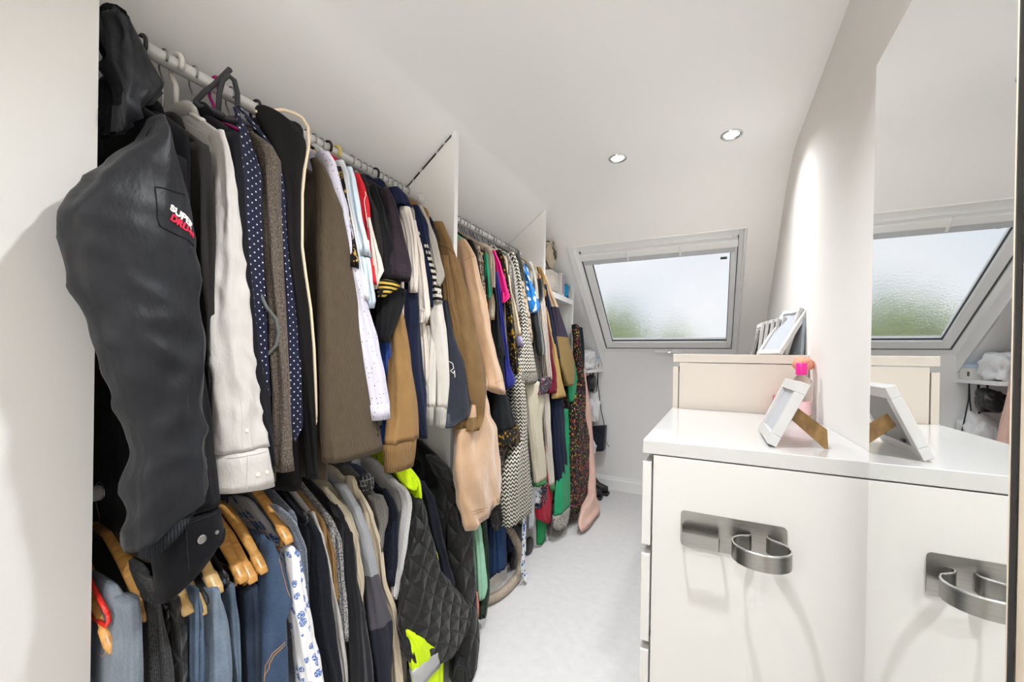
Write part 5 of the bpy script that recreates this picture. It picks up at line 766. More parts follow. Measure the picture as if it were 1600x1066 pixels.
('L1', 'quilted_coat', 'coat', 'long black quilted coat last on the lower rail', 'black_quilt2', 'wire', (1.371, 0.75, -0.97, 0.05, 0.03), [('sleeve', 'black_quilt2', [(0.814, -0.985, 1.281, 0.028, 0.018), (0.753, -0.976, 1.33, 0.039, 0.027), (0.631, -0.959, 1.398, 0.045, 0.035), (0.474, -0.934, 1.412, 0.045, 0.064), (0.326, -0.908, 1.394, 0.045, 0.065), (0.186, -0.882, 1.372, 0.045, 0.063), (0.065, -0.858, 1.348, 0.045, 0.083), (0.02, -0.824, 1.284, 0.045, 0.061), (0.02, -0.807, 1.246, 0.037, 0.029)], 0.006, 0, 0, 0)])]

# ---------------------------------------------------------------- garment builder
def interp(rows, step):
    """resample (z, x, y, hx, hy) rows smoothly from top to bottom"""
    rows = sorted(rows, key=lambda r: -r[0]); out = []
    for i in range(len(rows) - 1):
        a = rows[max(i - 1, 0)]; b = rows[i]; c = rows[i + 1]; d = rows[min(i + 2, len(rows) - 1)]
        L = max(abs(b[0] - c[0]), abs(b[1] - c[1]), abs(b[2] - c[2])); n = max(1, min(22, int(L / step)))
        for k in range(n):
            t = k / n; o = []
            for q in range(5):
                if q == 0: o.append(b[0] + (c[0] - b[0]) * t); continue
                m1 = (c[q] - a[q]) * .5 * (.6 if a is not b else 1); m2 = (d[q] - b[q]) * .5 * (.6 if d is not c else 1)
                t2, t3 = t * t, t * t * t
                v = (2 * t3 - 3 * t2 + 1) * b[q] + (t3 - 2 * t2 + t) * m1 + (-2 * t3 + 3 * t2) * c[q] + (t3 - t2) * m2
                if q >= 3: v = max(v, .0012)
                o.append(v)
            out.append(tuple(o))
    out.append(rows[-1]); return out

def loft(name, rows, mat, parent, amp=.006, fold=0, crease=0, slant=0.0, seed=0, n=30, open_end=True, step=.018, sq=2.3):
    R = interp(rows, step if not crease else .009); N = len(R); per = sum(2 * PI * math.sqrt((r[3] ** 2 + r[4] ** 2) / 2) for r in R) / N
    V = []; UV = []; Fc = []
    off = Vector((seed * 3.17, seed * 1.31, seed * .77)); k1 = fold or 3 + seed % 3; ph = seed * 1.9
    for j, (z, x, y, hx, hy) in enumerate(R):
        f = j / max(N - 1, 1); edge = min(1.0, f * 5 + .1); lim = .7 * min(hx, hy)
        A = min(amp * 1.25, lim + .001) * edge
        for k in range(n + 1):
            th = PI + 2 * PI * (k % n) / n; c, s = math.cos(th), math.sin(th)
            px = math.copysign(abs(c) ** (2 / sq), c) * hx; py = math.copysign(abs(s) ** (2 / sq), s) * hy
            wv = math.sin(k1 * th + ph + 2.2 * z + 1.8 * noise.noise(Vector((z * 3, 0, 0)) + off))
            d = .38 * (1 - 2 * abs(wv) ** .8) + .9 * noise.noise(Vector((c * 1.3, s * 1.3, z * 5)) + off) + .42 * noise.noise(Vector((c * 3.2, s * 3.2, z * 3.5)) + off * 1.7)
            if crease: d += 1.1 * (.45 - abs(noise.noise(Vector((c * .8, s * .9 + z * 5, z * 15)) + off)) * 2.2) * (0.35 + f) + .7 * noise.noise(Vector((c * 1.5, s * 2 - z * 7, z * 9)) + off)
            nx, ny = c / max(hx, .004), s / max(hy, .004); nl = math.hypot(nx, ny); nx /= nl; ny /= nl
            zz = z
            if slant: zz += slant * (py / max(hy, .001)) * max(0, (f - .72) / .28)
            V.append((x + px + nx * d * A, y + py + ny * d * A, max(zz, .004))); UV.append((0, z))
        # metric texture coordinates: arc length measured from the middle of the side facing the room
        base = j * (n + 1); cum = [0.0]
        for k in range(n): p, q = V[base + k], V[base + k + 1]; cum.append(cum[-1] + math.hypot(q[0] - p[0], q[1] - p[1]))
        mid = cum[n // 2]
        for k in range(n + 1): UV[base + k] = (cum[k] - mid, z)
    W1 = n + 1
    # the ring's last column repeats the first so that the texture has no seam
    for j in range(N - 1):
        for k in range(n): Fc.append((j * W1 + k, j * W1 + k + 1, (j + 1) * W1 + k + 1, (j + 1) * W1 + k))
    zt, xt, yt, hxt, hyt = R[0]
    ci = len(V); V.append((xt, yt, zt + min(hxt, hyt) * .35)); UV.append((per / 2, zt))
    for k in range(n): Fc.append((ci, k + 1, k))
    z, x, y, hx, hy = R[-1]; b0 = (N - 1) * W1
    if open_end:
        i0 = len(V)
        for k in range(n + 1):
            p = V[b0 + k]; V.append((x + (p[0] - x) * .82, y + (p[1] - y) * .82, p[2] + .004)); UV.append(UV[b0 + k])
        i1 = len(V); up_ = min(.05, abs(R[0][0] - R[-1][0]) * .5)
        for k in range(n + 1):
            p = V[b0 + k]; V.append((x + (p[0] - x) * .6, y + (p[1] - y) * .6, p[2] + up_)); UV.append(UV[b0 + k])
        for k in range(n):
            Fc.append((b0 + k, b0 + k + 1, i0 + k + 1, i0 + k)); Fc.append((i0 + k, i0 + k + 1, i1 + k + 1, i1 + k))
        e0 = i1
    else: e0 = b0
    ce = len(V); V.append((x, y, V[e0][2])); UV.append((per / 2, z))
    for k in range(n): Fc.append((e0 + k, e0 + k + 1, ce))
    me = bpy.data.meshes.new(name); me.from_pydata(V, [], Fc); ul = me.uv_layers.new(name='UVMap')
    for lp in me.loops: ul.data[lp.index].uv = UV[lp.vertex_index]
    me.polygons.foreach_set('use_smooth', [True] * len(me.polygons))
    o = link_mesh(name, me, mat)
    # merge the doubled seam column for smooth shading
    bm = bmesh.new(); bm.from_mesh(me); bmesh.ops.remove_doubles(bm, verts=bm.verts, dist=.00001); bmesh.ops.recalc_face_normals(bm, faces=bm.faces); bm.to_mesh(me); bm.free()
    if parent: rel(o, parent)
    return o

HC = {'wire': ('wire_steel', .0020), 'black': ('black_plastic', .0042), 'white': ('white_plastic', .006), 'yellow': ('yellow_plastic', .0042), 'wood': ('hanger_wood', .0105), 'coral': ('coral_plastic', .004), 'magenta': ('magenta_plastic', .0042), 'grey': ('grey_flock', .0055), 'pale': ('pale_hanger_wood', .0105), 'red': ('red_plastic', .004)}
HN = {'wire': 'wire_hanger', 'black': 'black_hanger', 'white': 'plastic_hanger', 'yellow': 'plastic_hanger', 'wood': 'wooden_hanger', 'coral': 'plastic_hanger', 'magenta': 'plastic_hanger', 'grey': 'flocked_hanger', 'pale': 'wooden_hanger', 'red': 'plastic_hanger'}
def hanger(kind, y, rz, zn, xt, zt, label, group=None, back=True, bar=False, rx=RX, twist=0.0):
    """hook over the rail, neck at zn, arm ends at (xt, zt)"""
    mat, r = HC[kind]; wood_ = kind in ('wood', 'pale')
    root = thing(HN[kind], label, 'hanger', (rx, y, zn), group)
    hr_ = .0165 + .0022 + (.0016 if wood_ or kind == 'wire' else r); hk = []
    for a in range(-40, 181, 20):
        a_ = math.radians(a); hk.append((hr_ * math.cos(a_), 0, rz - zn + hr_ * math.sin(a_) + .001))
    hk += [(-hr_ * .9, 0, rz - zn - .02), (-.006, 0, rz - zn - .04), (0, 0, rz - zn - .05), (0, 0, 0)]
    tube('hook', hk, .0022 if wood_ or kind == 'wire' else r, 'chrome' if wood_ else mat, root, 7)
    dx = xt - rx; dz = zt - zn; fl = (1.0, .55) if wood_ else None
    def arm(s):
        if wood_:
            pts = [(0, 0, -.004), (s * dx * .25, 0, dz * .10), (s * dx * .55, 0, dz * .38), (s * dx * .82, 0, dz * .74), (s * dx * .84, 0, dz * .77), (s * dx * .95, 0, dz * .93), (s * dx, 0, dz)]
            rr = [.013, .0135, .0135, .0115, .0145, .0145, .010]
        else:
            pts = [(0, 0, -.002), (s * dx * .12, 0, -.004), (s * dx * .5, 0, dz * .45), (s * dx * .9, 0, dz * .9), (s * dx, 0, dz)]; rr = r
        tube('shoulder_arm', pts, rr, mat, root, 10, flat=fl)
    arm(1)
    if back: arm(-1)
    if bar: tube('trouser_bar', [(dx * .86, 0, dz * .82), (dx * .85, 0, dz - .012), (dx * .80, 0, dz - .022), (0, 0, dz - .024), (-dx * .80, 0, dz - .022), (-dx * .86, 0, dz * .82)] if wood_ else [(dx, 0, dz), (dx * 1.02, 0, dz - .012), (dx * .97, 0, dz - .024), (0, 0, dz - .026), (-dx * .97, 0, dz - .024), (-dx, 0, dz)], r * .9 if not wood_ else .005, mat, root, 8)
    if twist: root.rotation_euler = (0, 0, twist)
    return root

BODY = {}
def torso_rows(yg, zt, xt, hz, th, zn, flat_top=False):
    w = xt - RX; o = []
    if flat_top:
        o = [(zt + .012, RX, yg, w * .90, th * .45), (zt, RX, yg, w, th * .8)]
    else:
        o = [(zn + .010, RX, yg, .030, th * .5), (zn, RX, yg, .055, th * .8), (zn - .014, RX, yg, .075, th * .9)]
        for k in (.25, .5, .75, .92): o.append((zn - .012 + (zt - zn + .012) * k, RX, yg, .075 + (w - .075) * k, th))
        o.append((zt - .010, RX, yg, w, th))
    o += [(zt - .05, RX, yg, w + .006, th), (zt - .16, RX, yg, w + .004, th)]
    if hz < zt - .3: o.append(((zt + hz) / 2, RX, yg, w + .008, th))
    o.append((hz, RX, yg, w + .012, th)); return o
random.seed(11)
THINGS = {}
for gi, (sec, name, cat, label, mat, hang, body, strips) in enumerate(GARMENTS):
    ys = strips[0][2][0][2]; zs0 = strips[0][2][0][0]
    multi = bool(body) or len(strips) > 1 or sec in ('F', 'L1')
    if name in ('necktie', 'silk_scarf', 'print_scarf', 'salmon_blouse', 'crimson_blouse', 'jersey_shirt', 'sequin_blouse') and len(strips) == 1: multi = False
    root = None
    if multi:
        root = thing(name, label, cat, (RX if body else strips[0][2][0][1], body[0] if body else ys, strips[0][2][-1][0]))
    for si, (part, m_, rows, amp, fold, crease, slant) in enumerate(strips):
        n = 48 if len(rows) > 8 else 40
        o = loft(part if multi else name, rows, m_, root, amp, fold, crease, slant, gi * 3 + si, n)
        if not multi: tag(o, label, cat); root = o
    rz = RZ if sec in ('U1', 'U2') else RZL
    if sec == 'F': rz = RZ if ys < 2.39 else (1.53 if ys < 2.98 else 1.46)
    grp = {'U1': 'hangers on the near upper rail', 'U2': 'hangers on the second upper rail', 'F': 'hangers on the second upper rail' if ys < 2.39 else 'hangers in the far bay', 'L1': 'hangers on the lower rail'}[sec]
    hl = {'U1': 'thin silver wire hanger hooked on the near upper rail', 'U2': 'thin silver wire hanger hooked on the upper rail past the divider', 'F': 'thin silver wire hanger hooked on the upper rail past the divider' if ys < 2.39 else 'thin wire hanger hooked under the bag shelf', 'L1': 'thin silver wire hanger hooked on the lower rail'}[sec]
    hw = label.split()[:8]
    while hw[-1] in ('with', 'the', 'of', 'and', 'in', 'by', 'to', 'beside', 'behind', 'between', 'below', 'above', 'a', 'just', 'at', 'before', 'next', 'right', 'left', 'covered', 'from', 'on', 'under', 'beyond', 'toward', 'over'): hw.pop()
    hl = 'thin silver wire hanger holding the ' + ' '.join(hw)
    if body:
        yg, zt, xt, hz, th = body
        zn = min(zt + .088, rz - .045); loft('body', torso_rows(yg, zt, xt, hz, th, zn), mat, root, .003, 0, 0, 0, gi, 40, True, .03, 3.0)
        if cat in ('jacket', 'shirt', 'coat', 'gilet') and sec == 'U1':
            loft('collar', [(zn + .022, RX + .01, yg, .045, th * .8), (zn + .006, RX + .01, yg, .066, th * 1.1), (zn - .02, RX + .012, yg, .080, th * 1.12)], mat, root, .002, 0, 0, 0, gi + 5, 24, False)
        if hang == 'wire': hanger('wire', yg, rz, zn - .004, xt - .03, zt - .016, hl, grp)
        elif hang == 'white': hanger('white', yg - .004, rz, zn + .016, xt - .075, zt + .046, 'white plastic hanger inside the white dress shirt')
        elif hang == 'yellow': hanger('yellow', yg, rz, zn, xt - .03, zt - .014, 'yellow plastic hanger hook on the near upper rail')
        elif hang == 'wood': pass
        elif hang == 'black': hanger('black', yg, rz, zn, xt - .03, zt - .016, 'black plastic hanger carrying the ' + label.split(' with ')[0].split(' edged')[0].split(' behind')[0].split(' just')[0].split(' at ')[0])
    elif sec == 'L1':
        r0 = strips[0][2]; w = r0[1][1] - RX - .012; zb = min(r[0] for r in r0); yb = sum(r[2] for r in r0) / len(r0)
        loft('seat_fold', torso_rows(yb, r0[0][0], RX + w, zb, .013, 0, True), mat, root, .003, 0, 0, 0, gi, 32, True, .03, 3.2)
    elif sec == 'F' and multi:
        r0 = strips[0][2]; yb = min(max(ys, 1.45), 3.2); zb = strips[0][2][-1][0]; zb = max(zb, .06)
        if 2.36 < yb < 2.425: yb = 2.36 if yb < 2.40 else 2.44
        if 2.955 < yb < 3.02: yb = 3.05
        zt = min(rz - .17, 1.72); xt = RX + .17
        loft('back', torso_rows(yb, zt, xt, zb, .007, zt + .085), mat, root, .002, 0, 0, 0, gi, 32, True, .05, 3.0)
        if name == 'floral_dress': hanger('coral', yb, rz, zt + .082, -.985, zt + .005, 'coral pink plastic hanger above the floral dress', rx=RX)
        else: hanger('wire', yb + .004, rz, zt + .08, xt - .03, zt - .016, hl, grp)
    THINGS[label] = root
def T_(s): return next(v for k, v in THINGS.items() if s in k)
rail('short clothes rail end above the floral dress', DIV_Y[2] + .027, 3.32, 1.46)

# ---------------------------------------------------------------- wooden and black hangers of the lower rail
wl_ = [('wood', .381, .684, 'wooden hanger nearest the wall end with rounded arm tip'), ('wood', .334, .654, 'wooden hanger tip beside the red hanger'), ('pale', .445, .658, 'pale yellow wooden hanger beside the black gilet'), ('pale', .500, .671, 'pale wooden hanger under the denim cuff'),
       ('pale', .469, .640, 'pale wooden hanger tip hanging lowest'), ('wood', .553, .670, 'wooden hanger above the washed jeans'), ('wood', .574, .659, 'wooden hanger close behind another tip'), ('wood', .600, .669, 'wooden hanger below the white cuff'), ('wood', .662, .715, 'orange wooden hanger over the blue rose blouse')]
for kind, y, zt, lb in wl_:
    hanger(kind, y, RZL, zt + .150, -.945, zt + .012, lb, 'wooden hangers on the lower rail', bar=True)
for y, zt, lb in ((.412, .690, 'black hanger loop beside the first jeans'), (.486, .680, 'black hanger loop below the snap cuff'), (.522, .700, 'black hanger loop before the paired wooden hangers'), (.716, .770, 'black hanger arm reaching over the grey blue cardigan')):
    hanger('black', y, RZL, zt + .12, -.955, zt + .005, lb, 'black hangers on the lower rail', bar=True)
hanger('red', .325, RZL, .835, -.955, .735, 'bright red plastic hanger at the start of the lower rail', bar=True)
hanger('magenta', .588, RZ, 1.80, -.99, 1.715, 'magenta plastic hanger hook on the near upper rail')
# flocked tie hanger whose big loop stands in front of the rail
th_ = thing('flocked_hanger', 'grey flocked hanger with wide loop holding the neckties', 'hanger', (-1.1, .588, 1.79), 'hangers on the near upper rail')
rel(tube('loop', [(-1.1, .564, 1.775), (-1.1, .567, 1.842), (-1.1, .574, 1.877), (-1.1, .587, 1.897), (-1.1, .601, 1.893), (-1.1, .609, 1.866), (-1.098, .609, 1.80), (-1.09, .606, 1.765)], .006, 'grey_flock', None, 10), th_)
rel(tube('cross_arm', [(-1.1, .564, 1.778), (-1.06, .57, 1.765), (-1.02, .58, 1.755), (-.99, .60, 1.745)], .006, 'grey_flock', None, 10), th_)
th2 = thing('flocked_hanger', 'grey flocked hanger arm poking up above the rail', 'hanger', (-1.12, .56, 1.8), 'hangers on the near upper rail')
rel(tube('shoulder_arm', [(-1.12, .525, 1.800), (-1.12, .546, 1.838), (-1.12, .566, 1.867), (-1.12, .601, 1.927)], [.0055, .006, .006, .0065], 'grey_flock', None, 10), th2)
rel(tube('shoulder_arm', [(-1.12, .525, 1.800), (-1.11, .530, 1.790), (-1.09, .545, 1.785), (-1.06, .556, 1.77)], .0055, 'grey_flock', None, 10), th2)

# ---------------------------------------------------------------- details on the near clothes
from mathutils.bvhtree import BVHTree
def bvh(o):
    me = o.data; return BVHTree.FromPolygons([v.co for v in me.vertices], [p.vertices for p in me.polygons])
def part_of(root, nm): return next(c for c in root.children if c.name.split('.')[0] == nm)
def snap_tube(name, pts, r, mat, par, surf, step=.006, lift=.0004):
    """thin seam laid on the cloth"""
    B = bvh(surf); out = []
    for a, b in zip(pts, pts[1:]):
        a, b = Vector(a), Vector(b); n = max(1, int((b - a).length / step))
        for k in range(n):
            q, nn, _, _ = B.find_nearest(a + (b - a) * k / n); out.append(q + nn * lift)
    q, nn, _, _ = B.find_nearest(Vector(pts[-1])); out.append(q + nn * lift)
    o = tube(name, out, r, mat, None, 6); sub(o, par, surf); return o
def sub(o, root, part):
    """make o (world coordinates) a sub-part of part, which hangs under root"""
    o.parent = part; o.matrix_parent_inverse = Matrix.Identity(4); return o
def disc(name, p, r, h, mat, root, part, holes=False):
    B = bvh(part); q, nn, _, _ = B.find_nearest(Vector(p)); bm = bmesh.new()
    bm_lathe(bm, [(r * .9, 0), (r, h * .4), (r * .9, h), (r * .55, h * .8), (r * .2, h * .75)], n=16)
    Mx = Matrix.Translation(q - nn * h * .2) @ nn.to_track_quat('Z', 'Y').to_matrix().to_4x4()
    for v in bm.verts: v.co = Mx @ v.co
    o = from_bm(name, bm, mat, None, True); sub(o, root, part); return o
# >>>details
nj = T_('navy waterproof jacket'); sl = part_of(nj, 'sleeve')
def cloth_text(name, body, size, mat, root, part, p0, p1, bold=.0006):
    """embroidered lettering that follows the cloth"""
    B = bvh(part); p0, p1 = Vector(p0), Vector(p1); q, nn, _, _ = B.find_nearest((p0 + p1) / 2)
    x = (p1 - p0).normalized(); n_ = (nn - x * nn.dot(x)).normalized(); y = n_.cross(x)
    Mx = Matrix((x, y, n_)).transposed().to_4x4(); Mx.translation = p0
    o = textmesh(name, body, size, mat, None, Mx, .0003, bold)
    for v in o.data.vertices:
        h = (v.co - p0).dot(n_); f_ = v.co - n_ * h; q, nn, _, _ = B.find_nearest(f_); v.co = q + nn * (.0009 + (.0004 if h > 0 else -.0004))
    sub(o, root, part); return o
cloth_text('logo_white', "SUPER'", .0185, 'thread_white', nj, sl, (-.8470, .3600, 1.4470), (-.8600, .4000, 1.4310))
cloth_text('logo_red', 'DRU-N', .0170, 'thread_red', nj, sl, (-.8470, .3610, 1.4315), (-.8600, .4010, 1.4155), .0008)
snap_tube('pocket_seam', [(-.8585, .395, 1.4870), (-.852, .342, 1.4803), (-.8397, .342, 1.4266), (-.837, .3455, 1.4134), (-.8483, .3713, 1.4085), (-.8697, .4078, 1.398)], .0011, 'black_wool', nj, sl)
snap_tube('shoulder_seam', [(-.90, .335, 1.585), (-.905, .37, 1.60), (-.91, .40, 1.60)], .0012, 'black_wool', nj, sl)
ds = T_('white dress shirt'); ss = part_of(ds, 'sleeve'); cf_ = part_of(ds, 'cuff')
disc('button', (-.883, .519, 1.0374), .0045, .002, 'pearl', ds, ss); disc('button', (-.873, .5359, .9408), .0048, .002, 'pearl', ds, cf_); disc('button', (-.8777, .5583, .9402), .0048, .002, 'pearl', ds, cf_)
plain('seam_grey', (.55, .53, .51), .8)
snap_tube('placket_seam', [(-.8886, .5095, 1.105), (-.8865, .508, 1.06), (-.879, .508, 1.0)], .0006, 'seam_grey', ds, ss)
snap_tube('placket_seam', [(-.885, .528, 1.105), (-.882, .532, 1.06), (-.877, .530, 1.0)], .0006, 'seam_grey', ds, ss)
snap_tube('cuff_edge', [(-.8765, .5155, .9893), (-.875, .5145, .95), (-.8731, .512, .912)], .0009, 'seam_grey', ds, cf_)
snap_tube('cuff_seam', [(-.885, .480, .986), (-.8765, .5119, .986), (-.8765, .54, .986), (-.885, .565, .986)], .0007, 'seam_grey', ds, cf_)
bj = T_('black denim jacket'); bc = part_of(bj, 'cuff')
disc('snap_button', (-.859, .4233, .849), .0085, .003, 'snap_metal', bj, bc); disc('eyelet', (-.8629, .4517, .8508), .004, .002, 'snap_metal', bj, bc); disc('eyelet', (-.872, .362, .852), .004, .002, 'snap_metal', bj, bc)
snap_tube('cuff_stitch', [(-.872, .36, .884), (-.859, .40, .886), (-.859, .43, .887), (-.863, .455, .888)], .0009, 'charcoal', bj, bc)
snap_tube('cuff_tab_edge', [(-.859, .398, .880), (-.859, .400, .84), (-.860, .404, .80)], .0009, 'charcoal', bj, bc)
pb = T_('brown pinstripe'); ps = part_of(pb, 'sleeve')
for z in (1.003, .9865, .970): disc('button', (-.8765, .8825, z), .0055, .003, 'black_plastic', pb, ps)
gc = T_('black garment cover')
pp = [(-.985, .587, 1.776), (-.982, .626, 1.800), (-.98, .654, 1.816), (-.978, .681, 1.822), (-.974, .699, 1.820), (-.970, .714, 1.801), (-.968, .715, 1.751), (-.964, .701, 1.683), (-.962, .694, 1.617), (-.953, .689, 1.478), (-.948, .697, 1.405), (-.943, .709, 1.32), (-.937, .716, 1.217), (-.932, .718, 1.124), (-.928, .718, 1.047), (-.927, .716, 1.024)]
rel(tube('piping', pp, .0042, 'cream_piping', None, 8), gc)
rel(tube('piping_knot', [(-.927, .716, 1.030), (-.925, .712, 1.020), (-.924, .708, 1.017), (-.926, .711, 1.023)], .005, 'cream_piping', None, 8), gc)
bo = T_('dark navy jacket with white script'); bs_ = part_of(bo, 'sleeve')
snap_tube('white_script', [(-.912, 1.285, 1.184), (-.905, 1.296, 1.176), (-.900, 1.299, 1.158), (-.905, 1.285, 1.148), (-.899, 1.296, 1.138), (-.898, 1.302, 1.150), (-.897, 1.302, 1.122)], .0016, 'thread_white', bo, bs_)
dj = T_('orange pocket stitching'); dl = part_of(dj, 'leg_front')
for off_ in (0, .006):
    snap_tube('pocket_stitch', [(-.9227, .590 + off_, .4396), (-.9234, .5925 + off_, .4751), (-.9189, .6035 + off_ * .6, .4957 - off_), (-.9129, .6226, .5045 - off_), (-.912, .632, .508 - off_)], .0009, 'thread_orange', dj, dl)
snap_tube('side_stitch', [(-.935, .630, .705), (-.930, .640, .66), (-.926, .650, .62), (-.925, .655, .60)], .0009, 'thread_orange', dj, dl)
tag(tube('braided_cord', [(-.955, .575, 1.36), (-.936, .588, 1.31), (-.928, .606, 1.284), (-.926, .612, 1.252), (-.928, .608, 1.221), (-.938, .598, 1.2026), (-.955, .585, 1.19)], .0042, 'grey_cord', None, 8), 'grey green braided cord looping out beside the dotted necktie', 'cord')

# ---------------------------------------------------------------- vacuum cleaner on the floor of the second bay
vc = thing('vacuum_cleaner', 'canister vacuum cleaner with beige ribbed hose under the hanging skirts', 'vacuum cleaner', (-1.12, 2.16, 0))
hp = [Vector(p) for p in ((-1.08, 1.98, .30), (-1.0, 1.99, .262), (-.965, 2.01, .20), (-.955, 2.04, .14), (-.95, 2.05, .09), (-.945, 2.035, .05), (-.93, 1.99, .034), (-.925, 1.90, .028), (-.93, 1.80, .028), (-.955, 1.72, .028), (-1.0, 1.66, .03), (-1.06, 1.63, .03))]
fine = []
for i in range(len(hp) - 1):
    a, b, c, d = hp[max(i - 1, 0)], hp[i], hp[i + 1], hp[min(i + 2, len(hp) - 1)]
    n_ = max(4, int((c - b).length / .0022))
    for k in range(n_):
        t = k / n_; fine.append(.5 * ((2 * b) + (c - a) * t + (2 * a - 5 * b + 4 * c - d) * t * t + (3 * b - a - 3 * c + d) * t ** 3))
rel(tube('hose', fine, [(.0225, .0225, .0215, .0170, .0170, .0215)[k % 6] for k in range(len(fine))], 'hose_beige', None, 12), vc)
bm = bmesh.new(); bm_lathe(bm, [(.11, .02), (.125, .05), (.125, .14), (.11, .19), (.07, .215), (.02, .22)], n=28)
for v in bm.verts: v.co = Vector((-1.13 + v.co.x, 2.18 + v.co.y * 1.25, v.co.z))
rel(from_bm('canister', bm, 'black_plastic', None, True), vc)
for y in (2.08, 2.28):
    bm = bmesh.new(); bm_lathe(bm, [(.045, -.012), (.05, -.006), (.05, .006), (.045, .012), (.02, .013)], n=20)
    for v in bm.verts: v.co = Vector((-1.0 + v.co.z, y + v.co.x, .052 + v.co.y))
    rel(from_bm('wheel', bm, 'rubber_dark', None, True), vc)
rel(tube('chrome_wand', [(-1.10, 2.06, .10), (-1.08, 2.05, .35), (-1.06, 2.04, .55)], .014, 'chrome', None, 12), vc)
tr_ = thing('storage_tray', 'low white plastic tray on the carpet behind the ribbed hose', 'tray', (-1.15, 1.85, 0))
rel(box('tray_base', -1.34, -.995, 1.74, 1.97, .004, .012, 'white_plastic', None, .002), tr_)
for x0, x1, y0, y1 in ((-1.34, -.995, 1.735, 1.741), (-1.34, -.995, 1.969, 1.975), (-1.34, -1.333, 1.742, 1.968), (-1.001, -.994, 1.742, 1.968)): rel(box('tray_wall', x0, x1, y0, y1, .004, .078, 'white_plastic', None, .002), tr_)

# ---------------------------------------------------------------- bags and boxes on the shelves of the far bay
def soft_bag(name, label, c, s, mat, seed, handle=None, amp=.22):
    root = thing(name, label, 'bag', (c[0], c[1], c[2] - s[2] * .93))
    rel(blob('bag_body', c, s, mat, None, seed, amp, 4, 1.7, .75), root)
    if handle:
        rel(tube('handle', [Vector(c) + Vector(p) for p in handle], .006, mat if handle is True else 'black_leather', None, 8), root)
    return root
ZS = 1.6555
soft_bag('canvas_bag', 'crumpled off white canvas bag on the white shelf', (-1.10, 2.66, ZS + .085), (.11, .125, .09), 'white_canvas', 2)
sbg = soft_bag('striped_bag', 'beige canvas bag with dark stripes on top of the white one', (-1.09, 2.60, ZS + .262), (.09, .085, .095), 'striped_canvas', 4)
rel(tube('bag_strap', [(-1.02, 2.55, ZS + .31), (-1.0, 2.60, ZS + .345), (-1.01, 2.66, ZS + .30)], .007, 'striped_canvas', None, 8), sbg)
gb = thing('gift_box', 'narrow white and purple box standing beside the canvas bag', 'box', (-1.06, 2.83, ZS))
rel(box('carton', -1.20, -1.00, 2.805, 2.845, ZS, ZS + .175, 'card_white', None, .002), gb); rel(box('purple_panel', -1.0, -.9985, 2.808, 2.826, ZS + .02, ZS + .165, plain('purple_card', (.20, .09, .25), .5), None), gb)
soft_bag('blue_pouch', 'bright blue crumpled pouch at the end of the shelf', (-1.05, 2.895, ZS + .052), (.065, .042, .055), 'blue_fabric', 7, amp=.3)
tag(box('dark_case', -1.25, -1.01, 2.942, 2.98, ZS, ZS + .09, 'black_leather', None, .006), 'small dark case beside the blue pouch', 'case')
ZL = 1.1125
sx = thing('shoebox', 'white shoebox with pale blue lid on the small shelf', 'box', (-1.0, 3.60, ZL))
rel(box('box_base', -1.09, -.945, 3.62, 3.76, ZL, ZL + .075, 'card_white', None, .002), sx); rel(box('lid', -1.093, -.942, 3.617, 3.763, ZL + .0755, ZL + .098, 'card_blue', None, .002), sx)
for k in range(5): rel(box('printed_label', -.9449, -.9440, 3.645 + k * .006, 3.648 + k * .006, ZL + .02, ZL + .05, 'print_black', None), sx)
soft_bag('carrier_bag', 'white plastic carrier bag crumpled on the small shelf', (-1.02, 3.46, ZL + .085), (.085, .12, .092), 'plastic_bag', 11, amp=.38)
soft_bag('carrier_bag', 'white plastic bag hanging below the small shelf', (-1.0, 3.66, .76), (.075, .085, .13), 'plastic_bag', 13, [(-.0, 0, .11), (.0, .01, .2), (.0, .02, .32)], amp=.4)
soft_bag('shoulder_bag', 'black leather shoulder bag hanging under the small shelf', (-.995, 3.54, .985), (.06, .07, .075), 'black_leather', 15, [(0, .03, .05), (0, .03, .08), (0, .03, .10)], amp=.25)
hb = thing('handbag', 'navy leather handbag hanging by thin straps against the back wall', 'bag', (-.93, 3.66, .36))
bm = bmesh.new(); bm_box(bm, -1.0, -.865, 3.615, 3.705, .37, .60, .012)
for v in bm.verts:
    k = (v.co.z - .37) / .23; v.co.y = 3.66 + (v.co.y - 3.66) * (1 - .35 * k); v.co.x = -.93 + (v.co.x + .93) * (.86 + .2 * k)
    v.co.z += .03 * (v.co.x + .93) / .07 * .4
rel(from_bm('bag_body', bm, 'navy_leather'), hb)
rel(tube('strap', [(-.985, 3.66, .58), (-.975, 3.66, .75), (-.955, 3.66, .98), (-.95, 3.66, 1.086)], .004, 'navy_leather', None, 8), hb); rel(tube('strap', [(-.875, 3.64, .60), (-.91, 3.64, .75), (-.945, 3.65, .98), (-.95, 3.66, 1.086)], .004, 'navy_leather', None, 8), hb)
rel(tube('zip_cord', [(-.98, 3.61, .56), (-.92, 3.60, .54), (-.85, 3.60, .47), (-.82, 3.60, .43)], .0022, 'rubber_dark', None, 6), hb)
soft_bag('paper_bag', 'folded white paper bag tucked beside the navy handbag', (-.985, 3.56, .42), (.05, .05, .06), 'plastic_bag', 17, [(0, .02, .04), (0, .05, .3), (0, .08, .66)], amp=.45)
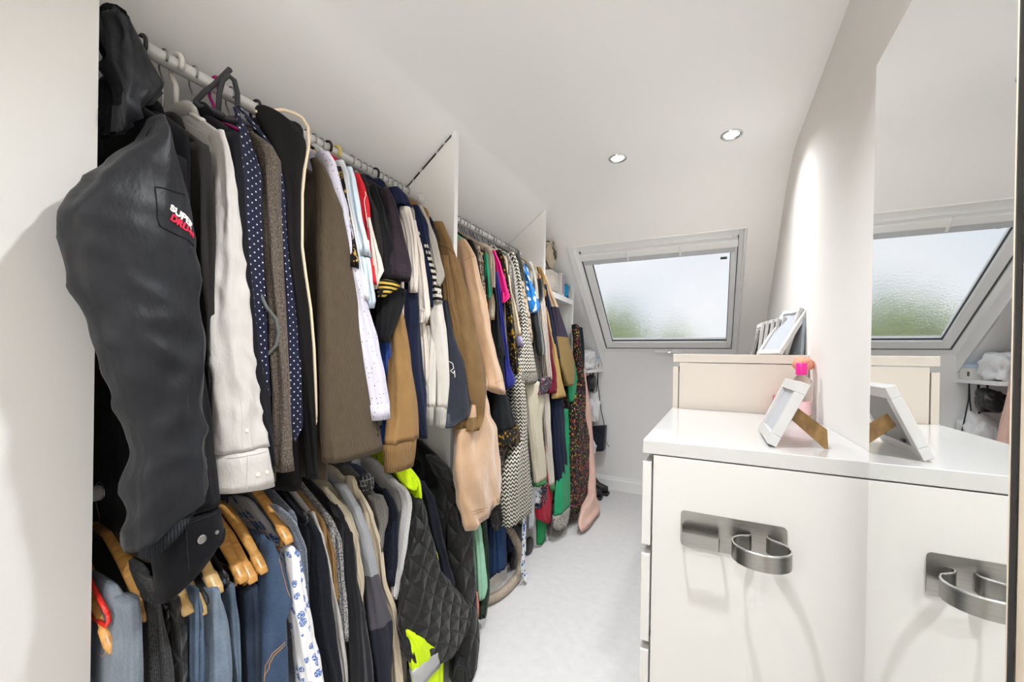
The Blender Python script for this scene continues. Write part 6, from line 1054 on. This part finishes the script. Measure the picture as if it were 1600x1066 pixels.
def shoe(label, x, y, rz):
    root = thing('ankle_boot', label, 'boot', (x, y, 0), 'black boots in the corner'); root.rotation_euler = (0, 0, rz)
    box('sole', -.045, .045, -.13, .13, 0, .025, 'rubber_dark', root, .01)
    bm = bmesh.new(); pr = [(0, .028, .042, .125), (0, .05, .042, .122), (-.01, .075, .04, .11), (.03, .10, .038, .075), (.045, .14, .036, .055), (.05, .185, .037, .05)]
    rings = [[bm.verts.new((hx * math.cos(2 * PI * k / 20), yc + hy * math.sin(2 * PI * k / 20), z)) for k in range(20)] for yc, z, hx, hy in pr]
    for A, B in zip(rings, rings[1:]):
        for k in range(20): bm.faces.new((A[k], A[(k + 1) % 20], B[(k + 1) % 20], B[k]))
    bm.faces.new(rings[0][::-1]); bm.faces.new(rings[-1]); from_bm('upper', bm, 'black_leather', root, True)
shoe('black ankle boot by the skirting board in the corner', -.945, 3.60, PI * .5); shoe('black ankle boot further from the skirting board', -.97, 3.46, PI * .52)

# ---------------------------------------------------------------- seams and stitched hems
plain('seam_brown', (.06, .032, .012), .9); plain('seam_tan', (.40, .24, .13), .9); plain('seam_cream', (.45, .40, .34), .9)
oc = T_('olive brown coat'); os_ = part_of(oc, 'sleeve')
snap_tube('armhole_seam', [(-.9742, 1.3012, 1.6397), (-.9412, 1.3068, 1.6275), (-.927, 1.335, 1.6051)], .0012, 'seam_brown', oc, os_)
fr_ = T_('peach beige fleece robe'); fs = part_of(fr_, 'sleeve'); fk = part_of(fr_, 'robe_skirt')
snap_tube('armhole_seam', [(-.9752, 1.4772, 1.6211), (-.9548, 1.4859, 1.635), (-.9405, 1.5046, 1.6407)], .0012, 'seam_tan', fr_, fs)
snap_tube('sleeve_hem', [(-.885, 1.555, 1.090), (-.8645, 1.5768, 1.0900), (-.8668, 1.6413, 1.1020)], .0010, 'seam_tan', fr_, fs)
for dz in (0, .012): snap_tube('skirt_hem', [(-.858, 1.3706, .5737 + dz), (-.8531, 1.4366, .5654 + dz), (-.8503, 1.5115, .5603 + dz), (-.8499, 1.5854, .5593 + dz)], .0010, 'seam_tan', fr_, fk)
pt = T_('plum charcoal'); pts_ = part_of(pt, 'sleeve')
snap_tube('sleeve_hem', [(-.8862, .9502, 1.462), (-.8659, .9703, 1.462), (-.8646, .9923, 1.464)], .0011, 'black_jersey', pt, pts_)
rg = T_('white raglan sleeves'); rs = part_of(rg, 'sleeve')
snap_tube('sleeve_hem', [(-.9381, 1.0839, 1.4398), (-.9202, 1.0826, 1.4363), (-.914, 1.0917, 1.4374)], .0011, 'seam_cream', rg, rs)
ru = T_('white jersey with long loose'); us = part_of(ru, 'sleeve')
snap_tube('sleeve_hem', [(-.9363, 1.134, 1.3643), (-.9137, 1.1307, 1.3609), (-.9035, 1.1425, 1.3618)], .0011, 'seam_cream', ru, us)
fbs = T_('red football shirt'); frs = part_of(fbs, 'sleeve')
snap_tube('white_line', [(-.9583, .9015, 1.6991), (-.955, .897, 1.66), (-.945, .894, 1.62), (-.9371, .8936, 1.585)], .0013, 'thread_white', fbs, frs)
